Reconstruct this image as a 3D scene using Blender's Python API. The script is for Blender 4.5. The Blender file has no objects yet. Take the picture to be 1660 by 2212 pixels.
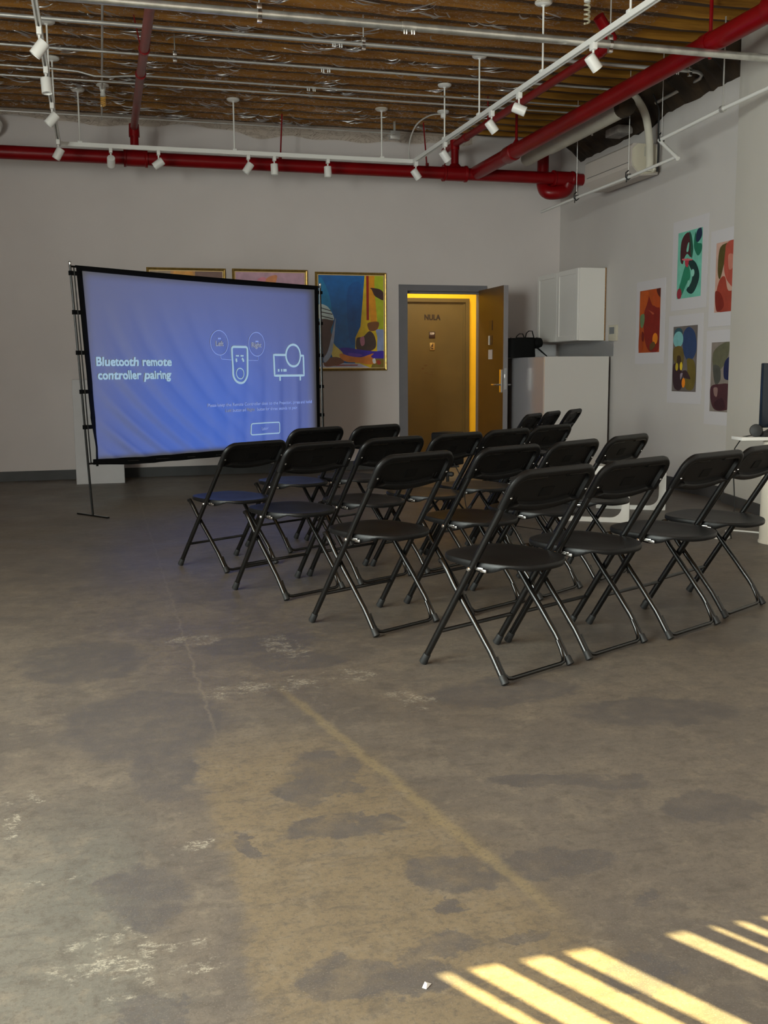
import bpy, bmesh, math, random
from mathutils import Vector, Matrix
random.seed(7)
SC = bpy.context.scene
COL = SC.collection
PI = math.pi

# ------------------------------------------------------------------ colour / materials
def lin(c):
    c = c / 255.0
    return c / 12.92 if c <= 0.04045 else ((c + 0.055) / 1.055) ** 2.4
def rgb(r, g, b): return (lin(r), lin(g), lin(b), 1.0)

def new_mat(name):
    m = bpy.data.materials.new(name); m.use_nodes = True
    nt = m.node_tree; nt.nodes.clear()
    out = nt.nodes.new('ShaderNodeOutputMaterial')
    return m, nt, out

def simple(name, col, rough=0.5, metal=0.0, spec=0.5, bump=0.0, bscale=60.0, var=0.0, vscale=6.0, coat=0.0):
    m, nt, out = new_mat(name)
    b = nt.nodes.new('ShaderNodeBsdfPrincipled')
    b.inputs['Base Color'].default_value = col
    b.inputs['Roughness'].default_value = rough
    b.inputs['Metallic'].default_value = metal
    b.inputs['Specular IOR Level'].default_value = spec
    b.inputs['Coat Weight'].default_value = coat
    tc = nt.nodes.new('ShaderNodeTexCoord')
    if var > 0:
        n = nt.nodes.new('ShaderNodeTexNoise'); n.inputs['Scale'].default_value = vscale; n.inputs['Detail'].default_value = 5
        nt.links.new(tc.outputs['Object'], n.inputs['Vector'])
        r = nt.nodes.new('ShaderNodeMapRange'); r.inputs[1].default_value = 0.3; r.inputs[2].default_value = 0.7
        r.inputs[3].default_value = 1 - var; r.inputs[4].default_value = 1 + var
        nt.links.new(n.outputs['Fac'], r.inputs[0])
        mx = nt.nodes.new('ShaderNodeVectorMath'); mx.operation = 'SCALE'
        mx.inputs[0].default_value = col[:3]
        nt.links.new(r.outputs[0], mx.inputs['Scale']); nt.links.new(mx.outputs[0], b.inputs['Base Color'])
    if bump > 0:
        n = nt.nodes.new('ShaderNodeTexNoise'); n.inputs['Scale'].default_value = bscale; n.inputs['Detail'].default_value = 3
        nt.links.new(tc.outputs['Object'], n.inputs['Vector'])
        bp = nt.nodes.new('ShaderNodeBump'); bp.inputs['Strength'].default_value = bump; bp.inputs['Distance'].default_value = 0.01
        nt.links.new(n.outputs['Fac'], bp.inputs['Height']); nt.links.new(bp.outputs[0], b.inputs['Normal'])
    nt.links.new(b.outputs[0], out.inputs[0])
    return m

def emis(name, col, s=1.0):
    m, nt, out = new_mat(name)
    e = nt.nodes.new('ShaderNodeEmission'); e.inputs[0].default_value = col; e.inputs[1].default_value = s
    nt.links.new(e.outputs[0], out.inputs[0]); return m

M = {}
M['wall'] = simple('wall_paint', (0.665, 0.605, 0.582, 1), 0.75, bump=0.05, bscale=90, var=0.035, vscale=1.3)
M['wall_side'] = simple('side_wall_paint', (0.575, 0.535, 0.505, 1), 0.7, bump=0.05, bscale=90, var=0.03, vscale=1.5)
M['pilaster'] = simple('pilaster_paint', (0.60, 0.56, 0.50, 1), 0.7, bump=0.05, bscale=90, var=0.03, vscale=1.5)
M['hall_yellow'] = simple('hall_yellow_paint', (0.93, 0.53, 0.008, 1), 0.7, var=0.02)
M['base_grey'] = simple('baseboard_grey', (0.055, 0.055, 0.055, 1), 0.6, var=0.15)
M['black_plastic'] = simple('black_plastic', (0.0055, 0.0053, 0.0054, 1), 0.40, spec=0.30, bump=0.06, bscale=350)
M['black_stamp'] = simple('black_plastic_smooth', (0.0035, 0.0033, 0.0033, 1), 0.55, spec=0.25)
M['black_metal'] = simple('black_enamel_tube', (0.0045, 0.0044, 0.0043, 1), 0.25, spec=0.6)
M['rubber'] = simple('black_rubber', (0.012, 0.012, 0.012, 1), 0.6)
M['chrome'] = simple('zinc_hardware', (0.75, 0.74, 0.72, 1), 0.25, 1.0)
M['galv'] = simple('galvanised_steel', (0.66, 0.65, 0.60, 1), 0.30, 0.8, var=0.25, vscale=9)
M['galv_dull'] = simple('galvanised_conduit', (0.62, 0.61, 0.58, 1), 0.38, 0.65, var=0.1, vscale=9)
M['red'] = simple('red_pipe_paint', (0.200, 0.0018, 0.0035, 1), 0.36, spec=0.25, var=0.12, vscale=4, coat=0.1)
M['red_dust'] = simple('red_pipe_under_film', (0.22, 0.035, 0.03, 1), 0.35, var=0.2, vscale=7)
M['white_metal'] = simple('white_enamel', (0.80, 0.78, 0.74, 1), 0.4)
M['white_plastic'] = simple('white_plastic', (0.72, 0.70, 0.66, 1), 0.45)
M['cream_plastic'] = simple('cream_plastic', (0.56, 0.51, 0.40, 1), 0.45)
M['white_gloss'] = simple('white_gloss_laminate', (0.62, 0.585, 0.55, 1), 0.13, spec=0.5, bump=0.015, bscale=3)
M['grey_gloss'] = simple('grey_gloss_laminate', (0.36, 0.345, 0.36, 1), 0.18, spec=0.5)
M['cab_white'] = simple('white_cabinet_paint', (0.74, 0.71, 0.67, 1), 0.4)
M['cab_edge'] = simple('raw_chipboard_edge', (0.30, 0.16, 0.06, 1), 0.8, var=0.4, vscale=60)
M['tile'] = simple('stainless_backsplash', (0.45, 0.44, 0.44, 1), 0.25, 0.3)
M['door_frame'] = simple('grey_door_frame_paint', (0.17, 0.165, 0.18, 1), 0.45, var=0.05)
M['door_tan'] = simple('tan_door_paint', (0.105, 0.069, 0.019, 1), 0.5, var=0.10, vscale=3)
M['door_brown'] = simple('brown_door_veneer', (0.088, 0.047, 0.013, 1), 0.45, var=0.10, vscale=3)
M['door_edge'] = simple('door_edge_steel', (0.30, 0.28, 0.29, 1), 0.4, 0.3)
M['brass'] = simple('brass_plate', (0.60, 0.42, 0.16, 1), 0.3, 0.8)
M['dark_brown'] = simple('dark_brown_plate', (0.035, 0.015, 0.012, 1), 0.4)
M['dark_letter'] = simple('dark_letter', (0.020, 0.012, 0.010, 1), 0.4)
M['paper'] = simple('art_paper', (0.61, 0.575, 0.585, 1), 0.8)
M['gold'] = simple('gold_frame', (0.42, 0.27, 0.07, 1), 0.3, 0.7, var=0.2, vscale=30)
M['gold_lip'] = simple('gold_frame_lip', (0.75, 0.58, 0.28, 1), 0.3, 0.7)
M['black_cloth'] = simple('black_cloth', (0.004, 0.004, 0.0045, 1), 0.9, spec=0.1)
M['bag'] = simple('black_nylon_bag', (0.003, 0.003, 0.003, 1), 0.8, spec=0.2)
M['plinth'] = simple('white_plinth_paint', (0.60, 0.58, 0.58, 1), 0.6, var=0.03)
M['pedestal'] = simple('cream_pedestal', (0.66, 0.60, 0.50, 1), 0.45)
M['dark_screen'] = simple('dark_monitor', (0.012, 0.018, 0.028, 1), 0.15)
M['cable_white'] = simple('white_cable', (0.70, 0.68, 0.63, 1), 0.5)
M['cable_black'] = simple('black_cable', (0.006, 0.006, 0.006, 1), 0.6)
M['lcd'] = simple('grey_lcd', (0.13, 0.14, 0.15, 1), 0.25)
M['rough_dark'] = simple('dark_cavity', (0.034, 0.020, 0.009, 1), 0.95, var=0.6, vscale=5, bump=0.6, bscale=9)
M['concrete_edge'] = simple('broken_plaster', (0.35, 0.32, 0.29, 1), 0.95, var=0.3, vscale=9, bump=0.5, bscale=30)
M['insul'] = simple('pipe_insulation_wrap', (0.55, 0.51, 0.42, 1), 0.8, bump=0.2, bscale=30, var=0.08)
M['amber'] = simple('bulb_amber_reflection', (0.75, 0.42, 0.10, 1), 0.25)  # orange reflection on the unlit coil is put into this colour
M['glass_bulb'] = simple('coiled_bulb_glass', (0.45, 0.40, 0.28, 1), 0.2)
M['lens_dark'] = simple('lamp_aperture', (0.05, 0.05, 0.05, 1), 0.3)
M['scrap'] = simple('white_paper_scrap', (0.8, 0.8, 0.78, 1), 0.8)

def wood_mat(name, c0, c1):
    m, nt, out = new_mat(name)
    b = nt.nodes.new('ShaderNodeBsdfPrincipled'); b.inputs['Roughness'].default_value = 0.6
    b.inputs['Specular IOR Level'].default_value = 0.3
    g = nt.nodes.new('ShaderNodeNewGeometry')
    mp = nt.nodes.new('ShaderNodeMapping'); mp.inputs['Scale'].default_value = (0.55, 9, 9)
    nt.links.new(g.outputs['Position'], mp.inputs['Vector'])
    n = nt.nodes.new('ShaderNodeTexNoise'); n.inputs['Scale'].default_value = 1.6; n.inputs['Detail'].default_value = 6; n.inputs['Roughness'].default_value = 0.62
    nt.links.new(mp.outputs[0], n.inputs['Vector'])
    cr = nt.nodes.new('ShaderNodeValToRGB')
    e = cr.color_ramp.elements
    e[0].position = 0.32; e[0].color = c0
    e[1].position = 0.72; e[1].color = c1
    nt.links.new(n.outputs['Fac'], cr.inputs[0]); nt.links.new(cr.outputs[0], b.inputs['Base Color'])
    n2 = nt.nodes.new('ShaderNodeTexNoise'); n2.inputs['Scale'].default_value = 5
    nt.links.new(mp.outputs[0], n2.inputs['Vector'])
    bp = nt.nodes.new('ShaderNodeBump'); bp.inputs['Strength'].default_value = 0.3; bp.inputs['Distance'].default_value = 0.02
    nt.links.new(n2.outputs['Fac'], bp.inputs['Height']); nt.links.new(bp.outputs[0], b.inputs['Normal'])
    nt.links.new(b.outputs[0], out.inputs[0]); return m
M['wood'] = wood_mat('joist_wood', (0.15, 0.060, 0.008, 1), (0.44, 0.200, 0.026, 1))
M['wood_dark'] = wood_mat('joist_wood_dark_underside', (0.040, 0.017, 0.005, 1), (0.115, 0.048, 0.011, 1))  # undersides coloured darker to draw the dark lines at the joist gaps

def film_mat():
    m, nt, out = new_mat('clear_plastic_film')
    tr = nt.nodes.new('ShaderNodeBsdfTransparent'); tr.inputs[0].default_value = (0.90, 0.86, 0.80, 1)
    gl = nt.nodes.new('ShaderNodeBsdfGlossy'); gl.inputs['Roughness'].default_value = 0.16
    gl.inputs[0].default_value = (0.95, 0.93, 0.90, 1)
    df = nt.nodes.new('ShaderNodeBsdfDiffuse'); df.inputs[0].default_value = (0.6, 0.58, 0.55, 1)
    tc = nt.nodes.new('ShaderNodeTexCoord')
    mp = nt.nodes.new('ShaderNodeMapping'); mp.inputs['Scale'].default_value = (3.0, 7.0, 6.0); mp.inputs['Rotation'].default_value = (0, 0, 0.5)
    nt.links.new(tc.outputs['Object'], mp.inputs['Vector'])
    n = nt.nodes.new('ShaderNodeTexNoise'); n.inputs['Scale'].default_value = 1.7; n.inputs['Detail'].default_value = 4; n.inputs['Distortion'].default_value = 2.5
    nt.links.new(mp.outputs[0], n.inputs['Vector'])
    # crease lines: the noise folded about its middle value
    s = nt.nodes.new('ShaderNodeMath'); s.operation = 'SUBTRACT'; s.inputs[1].default_value = 0.5
    a = nt.nodes.new('ShaderNodeMath'); a.operation = 'ABSOLUTE'
    nt.links.new(n.outputs['Fac'], s.inputs[0]); nt.links.new(s.outputs[0], a.inputs[0])
    bp = nt.nodes.new('ShaderNodeBump'); bp.inputs['Strength'].default_value = 1.0; bp.inputs['Distance'].default_value = 0.12
    nt.links.new(a.outputs[0], bp.inputs['Height'])
    nt.links.new(bp.outputs[0], gl.inputs['Normal'])
    fr0 = nt.nodes.new('ShaderNodeFresnel'); fr0.inputs['IOR'].default_value = 1.30
    nt.links.new(bp.outputs[0], fr0.inputs['Normal'])
    # only the taut creases shine; the flat film lets the wood show
    cz = nt.nodes.new('ShaderNodeMapRange'); cz.interpolation_type = 'SMOOTHSTEP'
    cz.inputs[1].default_value = 0.0; cz.inputs[2].default_value = 0.035; cz.inputs[3].default_value = 1.0; cz.inputs[4].default_value = 0.06
    nt.links.new(a.outputs[0], cz.inputs[0])
    fr = nt.nodes.new('ShaderNodeMath'); fr.operation = 'MULTIPLY'
    nt.links.new(fr0.outputs[0], fr.inputs[0]); nt.links.new(cz.outputs[0], fr.inputs[1])
    m1 = nt.nodes.new('ShaderNodeMixShader'); m1.inputs[0].default_value = 0.014
    nt.links.new(tr.outputs[0], m1.inputs[1]); nt.links.new(df.outputs[0], m1.inputs[2])
    m2 = nt.nodes.new('ShaderNodeMixShader')
    nt.links.new(fr.outputs[0], m2.inputs[0]); nt.links.new(m1.outputs[0], m2.inputs[1]); nt.links.new(gl.outputs[0], m2.inputs[2])
    nt.links.new(m2.outputs[0], out.inputs[0]); return m
M['film'] = film_mat()

# ------------------------------------------------------------------ mesh builder
class MB:
    def __init__(s): s.v = []; s.f = []; s.m = []
    def add(s, vs, fs, mat=0):
        o = len(s.v); s.v += [tuple(v) for v in vs]
        for f in fs: s.f.append([i + o for i in f]); s.m.append(mat)
        return s
    def box(s, x0, x1, y0, y1, z0, z1, mat=0):
        v = [(x, y, z) for z in (z0, z1) for y in (y0, y1) for x in (x0, x1)]
        return s.add(v, [(0, 2, 3, 1), (4, 5, 7, 6), (0, 1, 5, 4), (2, 6, 7, 3), (0, 4, 6, 2), (1, 3, 7, 5)], mat)
    def bbox(s, x0, x1, y0, y1, z0, z1, b=0.004, seg=2, mat=0, mtx=None):
        bm = bmesh.new(); bmesh.ops.create_cube(bm, size=1)
        for v in bm.verts:
            v.co = Vector(((x0 + x1) / 2 + v.co.x * (x1 - x0), (y0 + y1) / 2 + v.co.y * (y1 - y0), (z0 + z1) / 2 + v.co.z * (z1 - z0)))
        b = min(b, 0.45 * min(abs(x1 - x0), abs(y1 - y0), abs(z1 - z0)))
        bmesh.ops.bevel(bm, geom=bm.edges[:], offset=b, segments=seg, profile=0.5, affect='EDGES')
        if mtx is not None: bmesh.ops.transform(bm, matrix=mtx, verts=bm.verts)
        bm.verts.index_update()
        s.add([v.co.copy() for v in bm.verts], [[v.index for v in f.verts] for f in bm.faces], mat)
        bm.free(); return s
    def tube(s, path, r, n=10, caps=True, closed=False, mat=0, flat=1.0):
        P = [Vector(p) for p in path]; L = len(P)
        if not isinstance(r, (list, tuple)): r = [r] * L
        T = []
        for i in range(L):
            a = P[(i - 1) % L] if (closed or i > 0) else P[i]
            b = P[(i + 1) % L] if (closed or i < L - 1) else P[i]
            t = (b - a); T.append(t.normalized() if t.length > 1e-9 else Vector((0, 0, 1)))
        up = Vector((0, 0, 1)) if abs(T[0].z) < 0.9 else Vector((1, 0, 0))
        u = T[0].cross(up).normalized(); vs = []
        for i in range(L):
            u = (u - T[i] * u.dot(T[i])).normalized(); w = T[i].cross(u)
            for k in range(n):
                a = 2 * PI * k / n
                vs.append(P[i] + (u * math.cos(a) + w * math.sin(a) * flat) * r[i])
        fs = []
        for i in range(L if closed else L - 1):
            for k in range(n):
                j = (i + 1) % L
                fs.append((i * n + k, i * n + (k + 1) % n, j * n + (k + 1) % n, j * n + k))
        if caps and not closed:
            fs.append(tuple(range(n))[::-1]); fs.append(tuple((L - 1) * n + k for k in range(n)))
        return s.add(vs, fs, mat)
    def cyl(s, a, b, r, n=16, r2=None, mat=0): return s.tube([a, b], [r, r if r2 is None else r2], n, True, False, mat)
    def lathe(s, prof, o=(0, 0, 0), n=20, axis=None, mat=0):
        """profile of (radius, height) turned about axis (default z) at o"""
        o = Vector(o); ax = Vector(axis).normalized() if axis else Vector((0, 0, 1))
        up = Vector((0, 0, 1)) if abs(ax.z) < 0.9 else Vector((1, 0, 0))
        u = ax.cross(up).normalized(); w = ax.cross(u); vs = []; fs = []
        for r, h in prof:
            for k in range(n):
                a = 2 * PI * k / n
                vs.append(o + ax * h + (u * math.cos(a) + w * math.sin(a)) * max(r, 1e-5))
        for i in range(len(prof) - 1):
            for k in range(n): fs.append((i * n + k, i * n + (k + 1) % n, (i + 1) * n + (k + 1) % n, (i + 1) * n + k))
        fs.append(tuple(range(n))[::-1]); fs.append(tuple((len(prof) - 1) * n + k for k in range(n)))
        return s.add(vs, fs, mat)
    def prism(s, poly, a, b, fn, mat=0):
        """poly list of 2d points; fn(p,q,h)->3d ; extruded from h=a to h=b"""
        n = len(poly)
        vs = [fn(p[0], p[1], a) for p in poly] + [fn(p[0], p[1], b) for p in poly]
        fs = [tuple(range(n))[::-1], tuple(range(n, 2 * n))] + [(i, (i + 1) % n, n + (i + 1) % n, n + i) for i in range(n)]
        return s.add(vs, fs, mat)
    def build(s, name, mats, parent=None, off=None, smooth=35, **props):
        me = bpy.data.meshes.new(name)
        o3 = Vector(off) if off is not None else None
        vs = [tuple(Vector(v) - o3) for v in s.v] if o3 is not None else s.v
        me.from_pydata(vs, [], s.f)
        if not isinstance(mats, (list, tuple)): mats = [mats]
        for m in mats: me.materials.append(m)
        me.polygons.foreach_set('material_index', s.m)
        bm = bmesh.new(); bm.from_mesh(me)
        bmesh.ops.recalc_face_normals(bm, faces=bm.faces); bm.to_mesh(me); bm.free()
        if smooth:
            me.polygons.foreach_set('use_smooth', [True] * len(me.polygons))
            me.set_sharp_from_angle(angle=math.radians(smooth))
        me.update()
        o = bpy.data.objects.new(name, me); COL.objects.link(o)
        if parent is not None: o.parent = parent
        elif o3 is not None: o.location = o3
        for k, v in props.items(): o[k] = v
        return o

def tag(o, label, cat, group=None):
    o['label'] = label; o['category'] = cat
    if group: o['group'] = group
    return o
def thing(name, label, cat, loc=(0, 0, 0), rz=0.0, group=None):
    o = bpy.data.objects.new(name, None); COL.objects.link(o)
    o.location = loc; o.rotation_euler = (0, 0, rz); o.empty_display_size = 0.1
    return tag(o, label, cat, group)
def struct(o): o['kind'] = 'structure'; return o
def children(o): return [c for c in bpy.data.objects if c.parent == o]
def copy_tree(o, parent=None):
    c = o.copy(); COL.objects.link(c)
    if parent is not None: c.parent = parent
    for ch in children(o): copy_tree(ch, c)
    return c

_tc = {}
def text_geo(body, size, align='LEFT', extr=0.0):
    k = (body, size, align, extr)
    if k in _tc: return _tc[k]
    cu = bpy.data.curves.new('lettering', 'FONT'); cu.body = body; cu.size = size; cu.align_x = align
    cu.extrude = extr; cu.resolution_u = 4
    o = bpy.data.objects.new('lettering', cu); COL.objects.link(o)
    dg = bpy.context.evaluated_depsgraph_get(); dg.update()
    me = bpy.data.meshes.new_from_object(o.evaluated_get(dg))
    r = ([v.co.copy() for v in me.vertices], [list(p.vertices) for p in me.polygons])
    bpy.data.objects.remove(o); bpy.data.curves.remove(cu); bpy.data.meshes.remove(me)
    _tc[k] = r; return r
def text_to(mb, body, size, fn, align='LEFT', width=None, mat=0, bold=0.0):
    vs, fs = text_geo(body, size, align)
    xs = [v.x for v in vs]; k = 1.0
    if width: k = width / (max(xs) - min(xs))
    x0 = min(xs) if align == 'LEFT' else 0
    shifts = [(0, 0)] if not bold else [(0, 0), (bold, 0), (0, bold), (bold, bold)]
    for i, (a, b) in enumerate(shifts):
        mb.add([fn((v.x - x0) * k + a, v.y + b, 0.0003 * i) for v in vs], fs, mat)

def smooth_poly(pts, n=6):
    """closed Catmull-Rom through pts"""
    out = []; L = len(pts)
    for i in range(L):
        p0, p1, p2, p3 = (pts[(i + j - 1) % L] for j in range(4))
        for k in range(n):
            t = k / n
            out.append(tuple(0.5 * (2 * p1[a] + (p2[a] - p0[a]) * t + (2 * p0[a] - 5 * p1[a] + 4 * p2[a] - p3[a]) * t * t + (3 * p1[a] - p0[a] - 3 * p2[a] + p3[a]) * t ** 3) for a in (0, 1)))
    return out
def cr3(pts, n_=8):
    o_ = []; P_ = [Vector(p_) for p_ in pts]; P_ = [P_[0]] + P_ + [P_[-1]]
    for i in range(1, len(P_) - 2):
        for k_ in range(n_):
            tt = k_ / n_; p0, p1, p2, p3 = P_[i - 1:i + 3]
            o_.append(0.5 * (2 * p1 + (p2 - p0) * tt + (2 * p0 - 5 * p1 + 4 * p2 - p3) * tt * tt + (3 * p1 - p0 - 3 * p2 + p3) * tt ** 3))
    o_.append(P_[-1]); return o_
def ell(cx, cy, rx, ry, rot=0, n=22):
    c, s = math.cos(rot), math.sin(rot)
    return [(cx + c * rx * math.cos(a) - s * ry * math.sin(a), cy + s * rx * math.cos(a) + c * ry * math.sin(a)) for a in (2 * PI * i / n for i in range(n))]
_am = {}
def art_mat(c, rough=0.55):
    k_ = 2.3 if rough < 0.5 else 1.35      # inks are lighter than they look in the dim room
    if (c, rough) not in _am: _am[(c, rough)] = simple('print_ink', tuple(min(0.9, lin(v) * k_) for v in c) + (1,), rough, var=0.14, vscale=11)
    return _am[(c, rough)]

# ------------------------------------------------------------------ room shell
YB = 11.55; YF = -1.2; XL = -3.0; ZC = 4.05; ZJ = 3.84
def wx(y): return 5.23 + (y - 7.4) * 0.0554       # inner face of the side wall with the prints

def floor_mat():
    m, nt, out = new_mat('stained_concrete')
    N = nt.nodes.new; Lk = nt.links.new
    b = N('ShaderNodeBsdfPrincipled'); b.inputs['Specular IOR Level'].default_value = 0.45
    g = N('ShaderNodeNewGeometry')
    pos = g.outputs['Position']
    def noise(scale, detail=5, rough=0.55, dist=0.0, vec=pos, stretch=None):
        if stretch:
            mp = N('ShaderNodeMapping'); mp.inputs['Scale'].default_value = stretch; Lk(vec, mp.inputs['Vector']); vec = mp.outputs[0]
        n = N('ShaderNodeTexNoise'); n.inputs['Scale'].default_value = scale; n.inputs['Detail'].default_value = detail
        n.inputs['Roughness'].default_value = rough; n.inputs['Distortion'].default_value = dist
        Lk(vec, n.inputs['Vector']); return n
    def ramp(v, a, c, lo=0.0, hi=1.0):
        r = N('ShaderNodeMapRange'); r.interpolation_type = 'SMOOTHSTEP'
        r.inputs[1].default_value = a; r.inputs[2].default_value = c; r.inputs[3].default_value = lo; r.inputs[4].default_value = hi
        Lk(v, r.inputs[0]); return r.outputs[0]
    def math_(op, a, c):
        q = N('ShaderNodeMath'); q.operation = op
        for i, x in enumerate((a, c)):
            if isinstance(x, (int, float)): q.inputs[i].default_value = x
            else: Lk(x, q.inputs[i])
        return q.outputs[0]
    def mix(fac, c1, c2):
        q = N('ShaderNodeMix'); q.data_type = 'RGBA'
        if isinstance(fac, (int, float)): q.inputs[0].default_value = fac
        else: Lk(fac, q.inputs[0])
        for i, x in ((6, c1), (7, c2)):
            if isinstance(x, tuple): q.inputs[i].default_value = x
            else: Lk(x, q.inputs[i])
        return q.outputs[2]
    # warped position for organic edges
    wn = noise(7.0, 8, 0.70)
    sub = N('ShaderNodeVectorMath'); sub.operation = 'SUBTRACT'; Lk(wn.outputs['Color'], sub.inputs[0]); sub.inputs[1].default_value = (0.5, 0.5, 0.5)
    sc = N('ShaderNodeVectorMath'); sc.operation = 'SCALE'; Lk(sub.outputs[0], sc.inputs[0]); sc.inputs['Scale'].default_value = 0.26
    wp = N('ShaderNodeVectorMath'); wp.operation = 'ADD'; Lk(pos, wp.inputs[0]); Lk(sc.outputs[0], wp.inputs[1])
    warp = wp.outputs[0]
    def blob(x, y, rx, ry, rot, edge=0.84, vec=warp):
        mp = N('ShaderNodeMapping'); mp.vector_type = 'TEXTURE'
        mp.inputs['Location'].default_value = (x, y, 0); mp.inputs['Rotation'].default_value = (0, 0, rot); mp.inputs['Scale'].default_value = (rx, ry, 50)
        Lk(vec, mp.inputs['Vector'])
        ln = N('ShaderNodeVectorMath'); ln.operation = 'LENGTH'; Lk(mp.outputs[0], ln.inputs[0])
        return ramp(ln.outputs['Value'], edge, 1.06, 1.0, 0.0)
    def union(lst):
        a = lst[0]
        for x in lst[1:]: a = math_('MAXIMUM', a, x)
        return a
    big = noise(0.9, 6, 0.6, 0.6)
    mid = noise(5.5, 12, 0.74, 0.5)
    mot = noise(15, 12, 0.76, 0.3)
    fine = noise(70, 8, 0.75)
    grit = noise(260, 3, 0.7)
    col = mix(ramp(big.outputs['Fac'], 0.36, 0.64), (0.118, 0.100, 0.086, 1), (0.160, 0.136, 0.112, 1))
    hz = noise(2.4, 10, 0.7, 0.4)
    col = mix(ramp(hz.outputs['Fac'], 0.44, 0.62, 0.0, 0.60), col, (0.182, 0.150, 0.115, 1))
    col = mix(ramp(hz.outputs['Fac'], 0.50, 0.34, 0.0, 0.55), col, (0.098, 0.086, 0.078, 1))
    # tan area between the two seams, near the viewer
    sep = N('ShaderNodeSeparateXYZ'); Lk(warp, sep.inputs[0])
    sx, sy = sep.outputs[0], sep.outputs[1]
    inA = ramp(sx, 0.20, 0.27)
    sp0 = N('ShaderNodeSeparateXYZ'); Lk(pos, sp0.inputs[0]); px_, py_ = sp0.outputs[0], sp0.outputs[1]
    lineB = math_('ADD', math_('MULTIPLY', sy, -0.175), 1.205)       # x of the diagonal seam at y
    lineC = math_('ADD', math_('MULTIPLY', py_, -0.175), 1.205); jit = math_('MULTIPLY', math_('SUBTRACT', wn.outputs['Fac'], 0.5), 0.07)
    inB = ramp(math_('SUBTRACT', lineB, sx), -0.10, 0.10)
    near = ramp(sy, 3.3, 2.7)
    tan = math_('MULTIPLY', math_('MULTIPLY', inA, inB), near)
    col = mix(math_('MULTIPLY', tan, 0.66), col, (0.228, 0.172, 0.100, 1))
    # purple-grey area beyond the diagonal seam
    col = mix(math_('MULTIPLY', math_('MULTIPLY', ramp(math_('SUBTRACT', sx, lineB), 0.0, 0.35), near), 0.45), col, (0.155, 0.135, 0.118, 1))
    # greenish-grey area on the window side
    col = mix(math_('MULTIPLY', math_('MULTIPLY', ramp(sx, 0.16, -0.05), ramp(sy, 3.0, 2.2)), 0.55), col, (0.165, 0.165, 0.140, 1))
    # streaky brushing marks and mottling
    mp2 = N('ShaderNodeMapping'); mp2.inputs['Rotation'].default_value = (0, 0, 0.35); mp2.inputs['Scale'].default_value = (0.5, 2.1, 1); Lk(pos, mp2.inputs['Vector'])
    st = noise(15, 9, 0.74, 0.6, mp2.outputs[0])
    col = mix(ramp(st.outputs['Fac'], 0.50, 0.66, 0.0, 0.50), col, (0.088, 0.076, 0.068, 1))
    col = mix(ramp(mid.outputs['Fac'], 0.50, 0.64, 0.0, 0.45), col, (0.225, 0.188, 0.142, 1))
    col = mix(ramp(mot.outputs['Fac'], 0.50, 0.36, 0.0, 0.55), col, (0.088, 0.075, 0.063, 1))
    col = mix(ramp(mot.outputs['Fac'], 0.54, 0.66, 0.0, 0.45), col, (0.245, 0.207, 0.155, 1))
    # dark stains
    dk = [(0.585, 2.78, 0.10, 0.13, 0.2), (0.50, 2.62, 0.09, 0.10, 0.0), (0.62, 2.60, 0.06, 0.07, 0.4), (0.50, 2.36, 0.13, 0.07, 0), (0.64, 2.38, 0.06, 0.05, 0),
          (0.72, 2.07, 0.10, 0.10, 0.3), (0.80, 2.02, 0.05, 0.07, 0), (0.40, 1.72, 0.10, 0.09, 0.2), (0.52, 1.68, 0.09, 0.07, 0), (0.60, 1.78, 0.10, 0.04, 0.3),
          (0.66, 1.93, 0.03, 0.03, 0), (0.78, 1.77, 0.05, 0.03, 0), (1.13, 2.48, 0.15, 0.05, -0.2), (1.30, 2.42, 0.16, 0.06, -0.2), (0.98, 2.03, 0.16, 0.07, 0),
          (0.05, 1.70, 0.06, 0.08, 0.4), (0.62, 4.15, 0.28, 0.16, 0.1), (0.70, 3.86, 0.22, 0.12, -0.2), (0.10, 3.3, 0.28, 0.35, 0.0), (1.35, 3.25, 0.30, 0.16, 0), (0.05, 2.15, 0.10, 0.15, 0.1),
          (1.75, 2.9, 0.30, 0.14, -.2), (1.10, 1.84, 0.03, 0.035, 0), (0.13, 2.85, 0.10, 0.2, 0), (-0.1, 4.1, 0.25, 0.3, 0), (1.5, 2.2, 0.14, 0.10, 0), (0.95, 1.60, 0.10, 0.05, 0), (0.30, 2.36, 0.03, 0.1, 0.2)]
    dark = union([blob(*d) for d in dk])
    dn = ramp(noise(11, 6, 0.7).outputs['Fac'], 0.30, 0.62, 0.35, 1.0)
    col = mix(math_('MULTIPLY', math_('MULTIPLY', dark, dn), 0.80), col, (0.090, 0.082, 0.082, 1))
    # seams
    dA = math_('ABSOLUTE', math_('SUBTRACT', math_('ADD', px_, jit), 0.31), 0)
    seamA = math_('MULTIPLY', ramp(dA, 0.009, 0.0), ramp(sy, 2.9, 3.3))
    col = mix(math_('MULTIPLY', seamA, 0.30), col, (0.28, 0.235, 0.175, 1))
    dB = math_('ABSOLUTE', math_('SUBTRACT', math_('ADD', lineC, jit), px_), 0)
    seamB = math_('MULTIPLY', ramp(dB, 0.030, 0.004), math_('MULTIPLY', ramp(sy, 3.7, 3.3), ramp(sy, 1.7, 2.0)))
    col = mix(math_('MULTIPLY', seamB, 0.42), col, (0.31, 0.240, 0.125, 1))
    # worn pale scratches: thin noise contours inside patches
    wv = noise(46, 10, 0.78, 0.4, pos, (0.45, 1.15, 1))
    ct = math_('ABSOLUTE', math_('SUBTRACT', wv.outputs['Fac'], 0.5), 0)
    brk = noise(60, 4, 0.7)
    thin = math_('MULTIPLY', ramp(ct, 0.026, 0.003), ramp(noise(13, 8, 0.75).outputs['Fac'], 0.46, 0.58))
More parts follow.
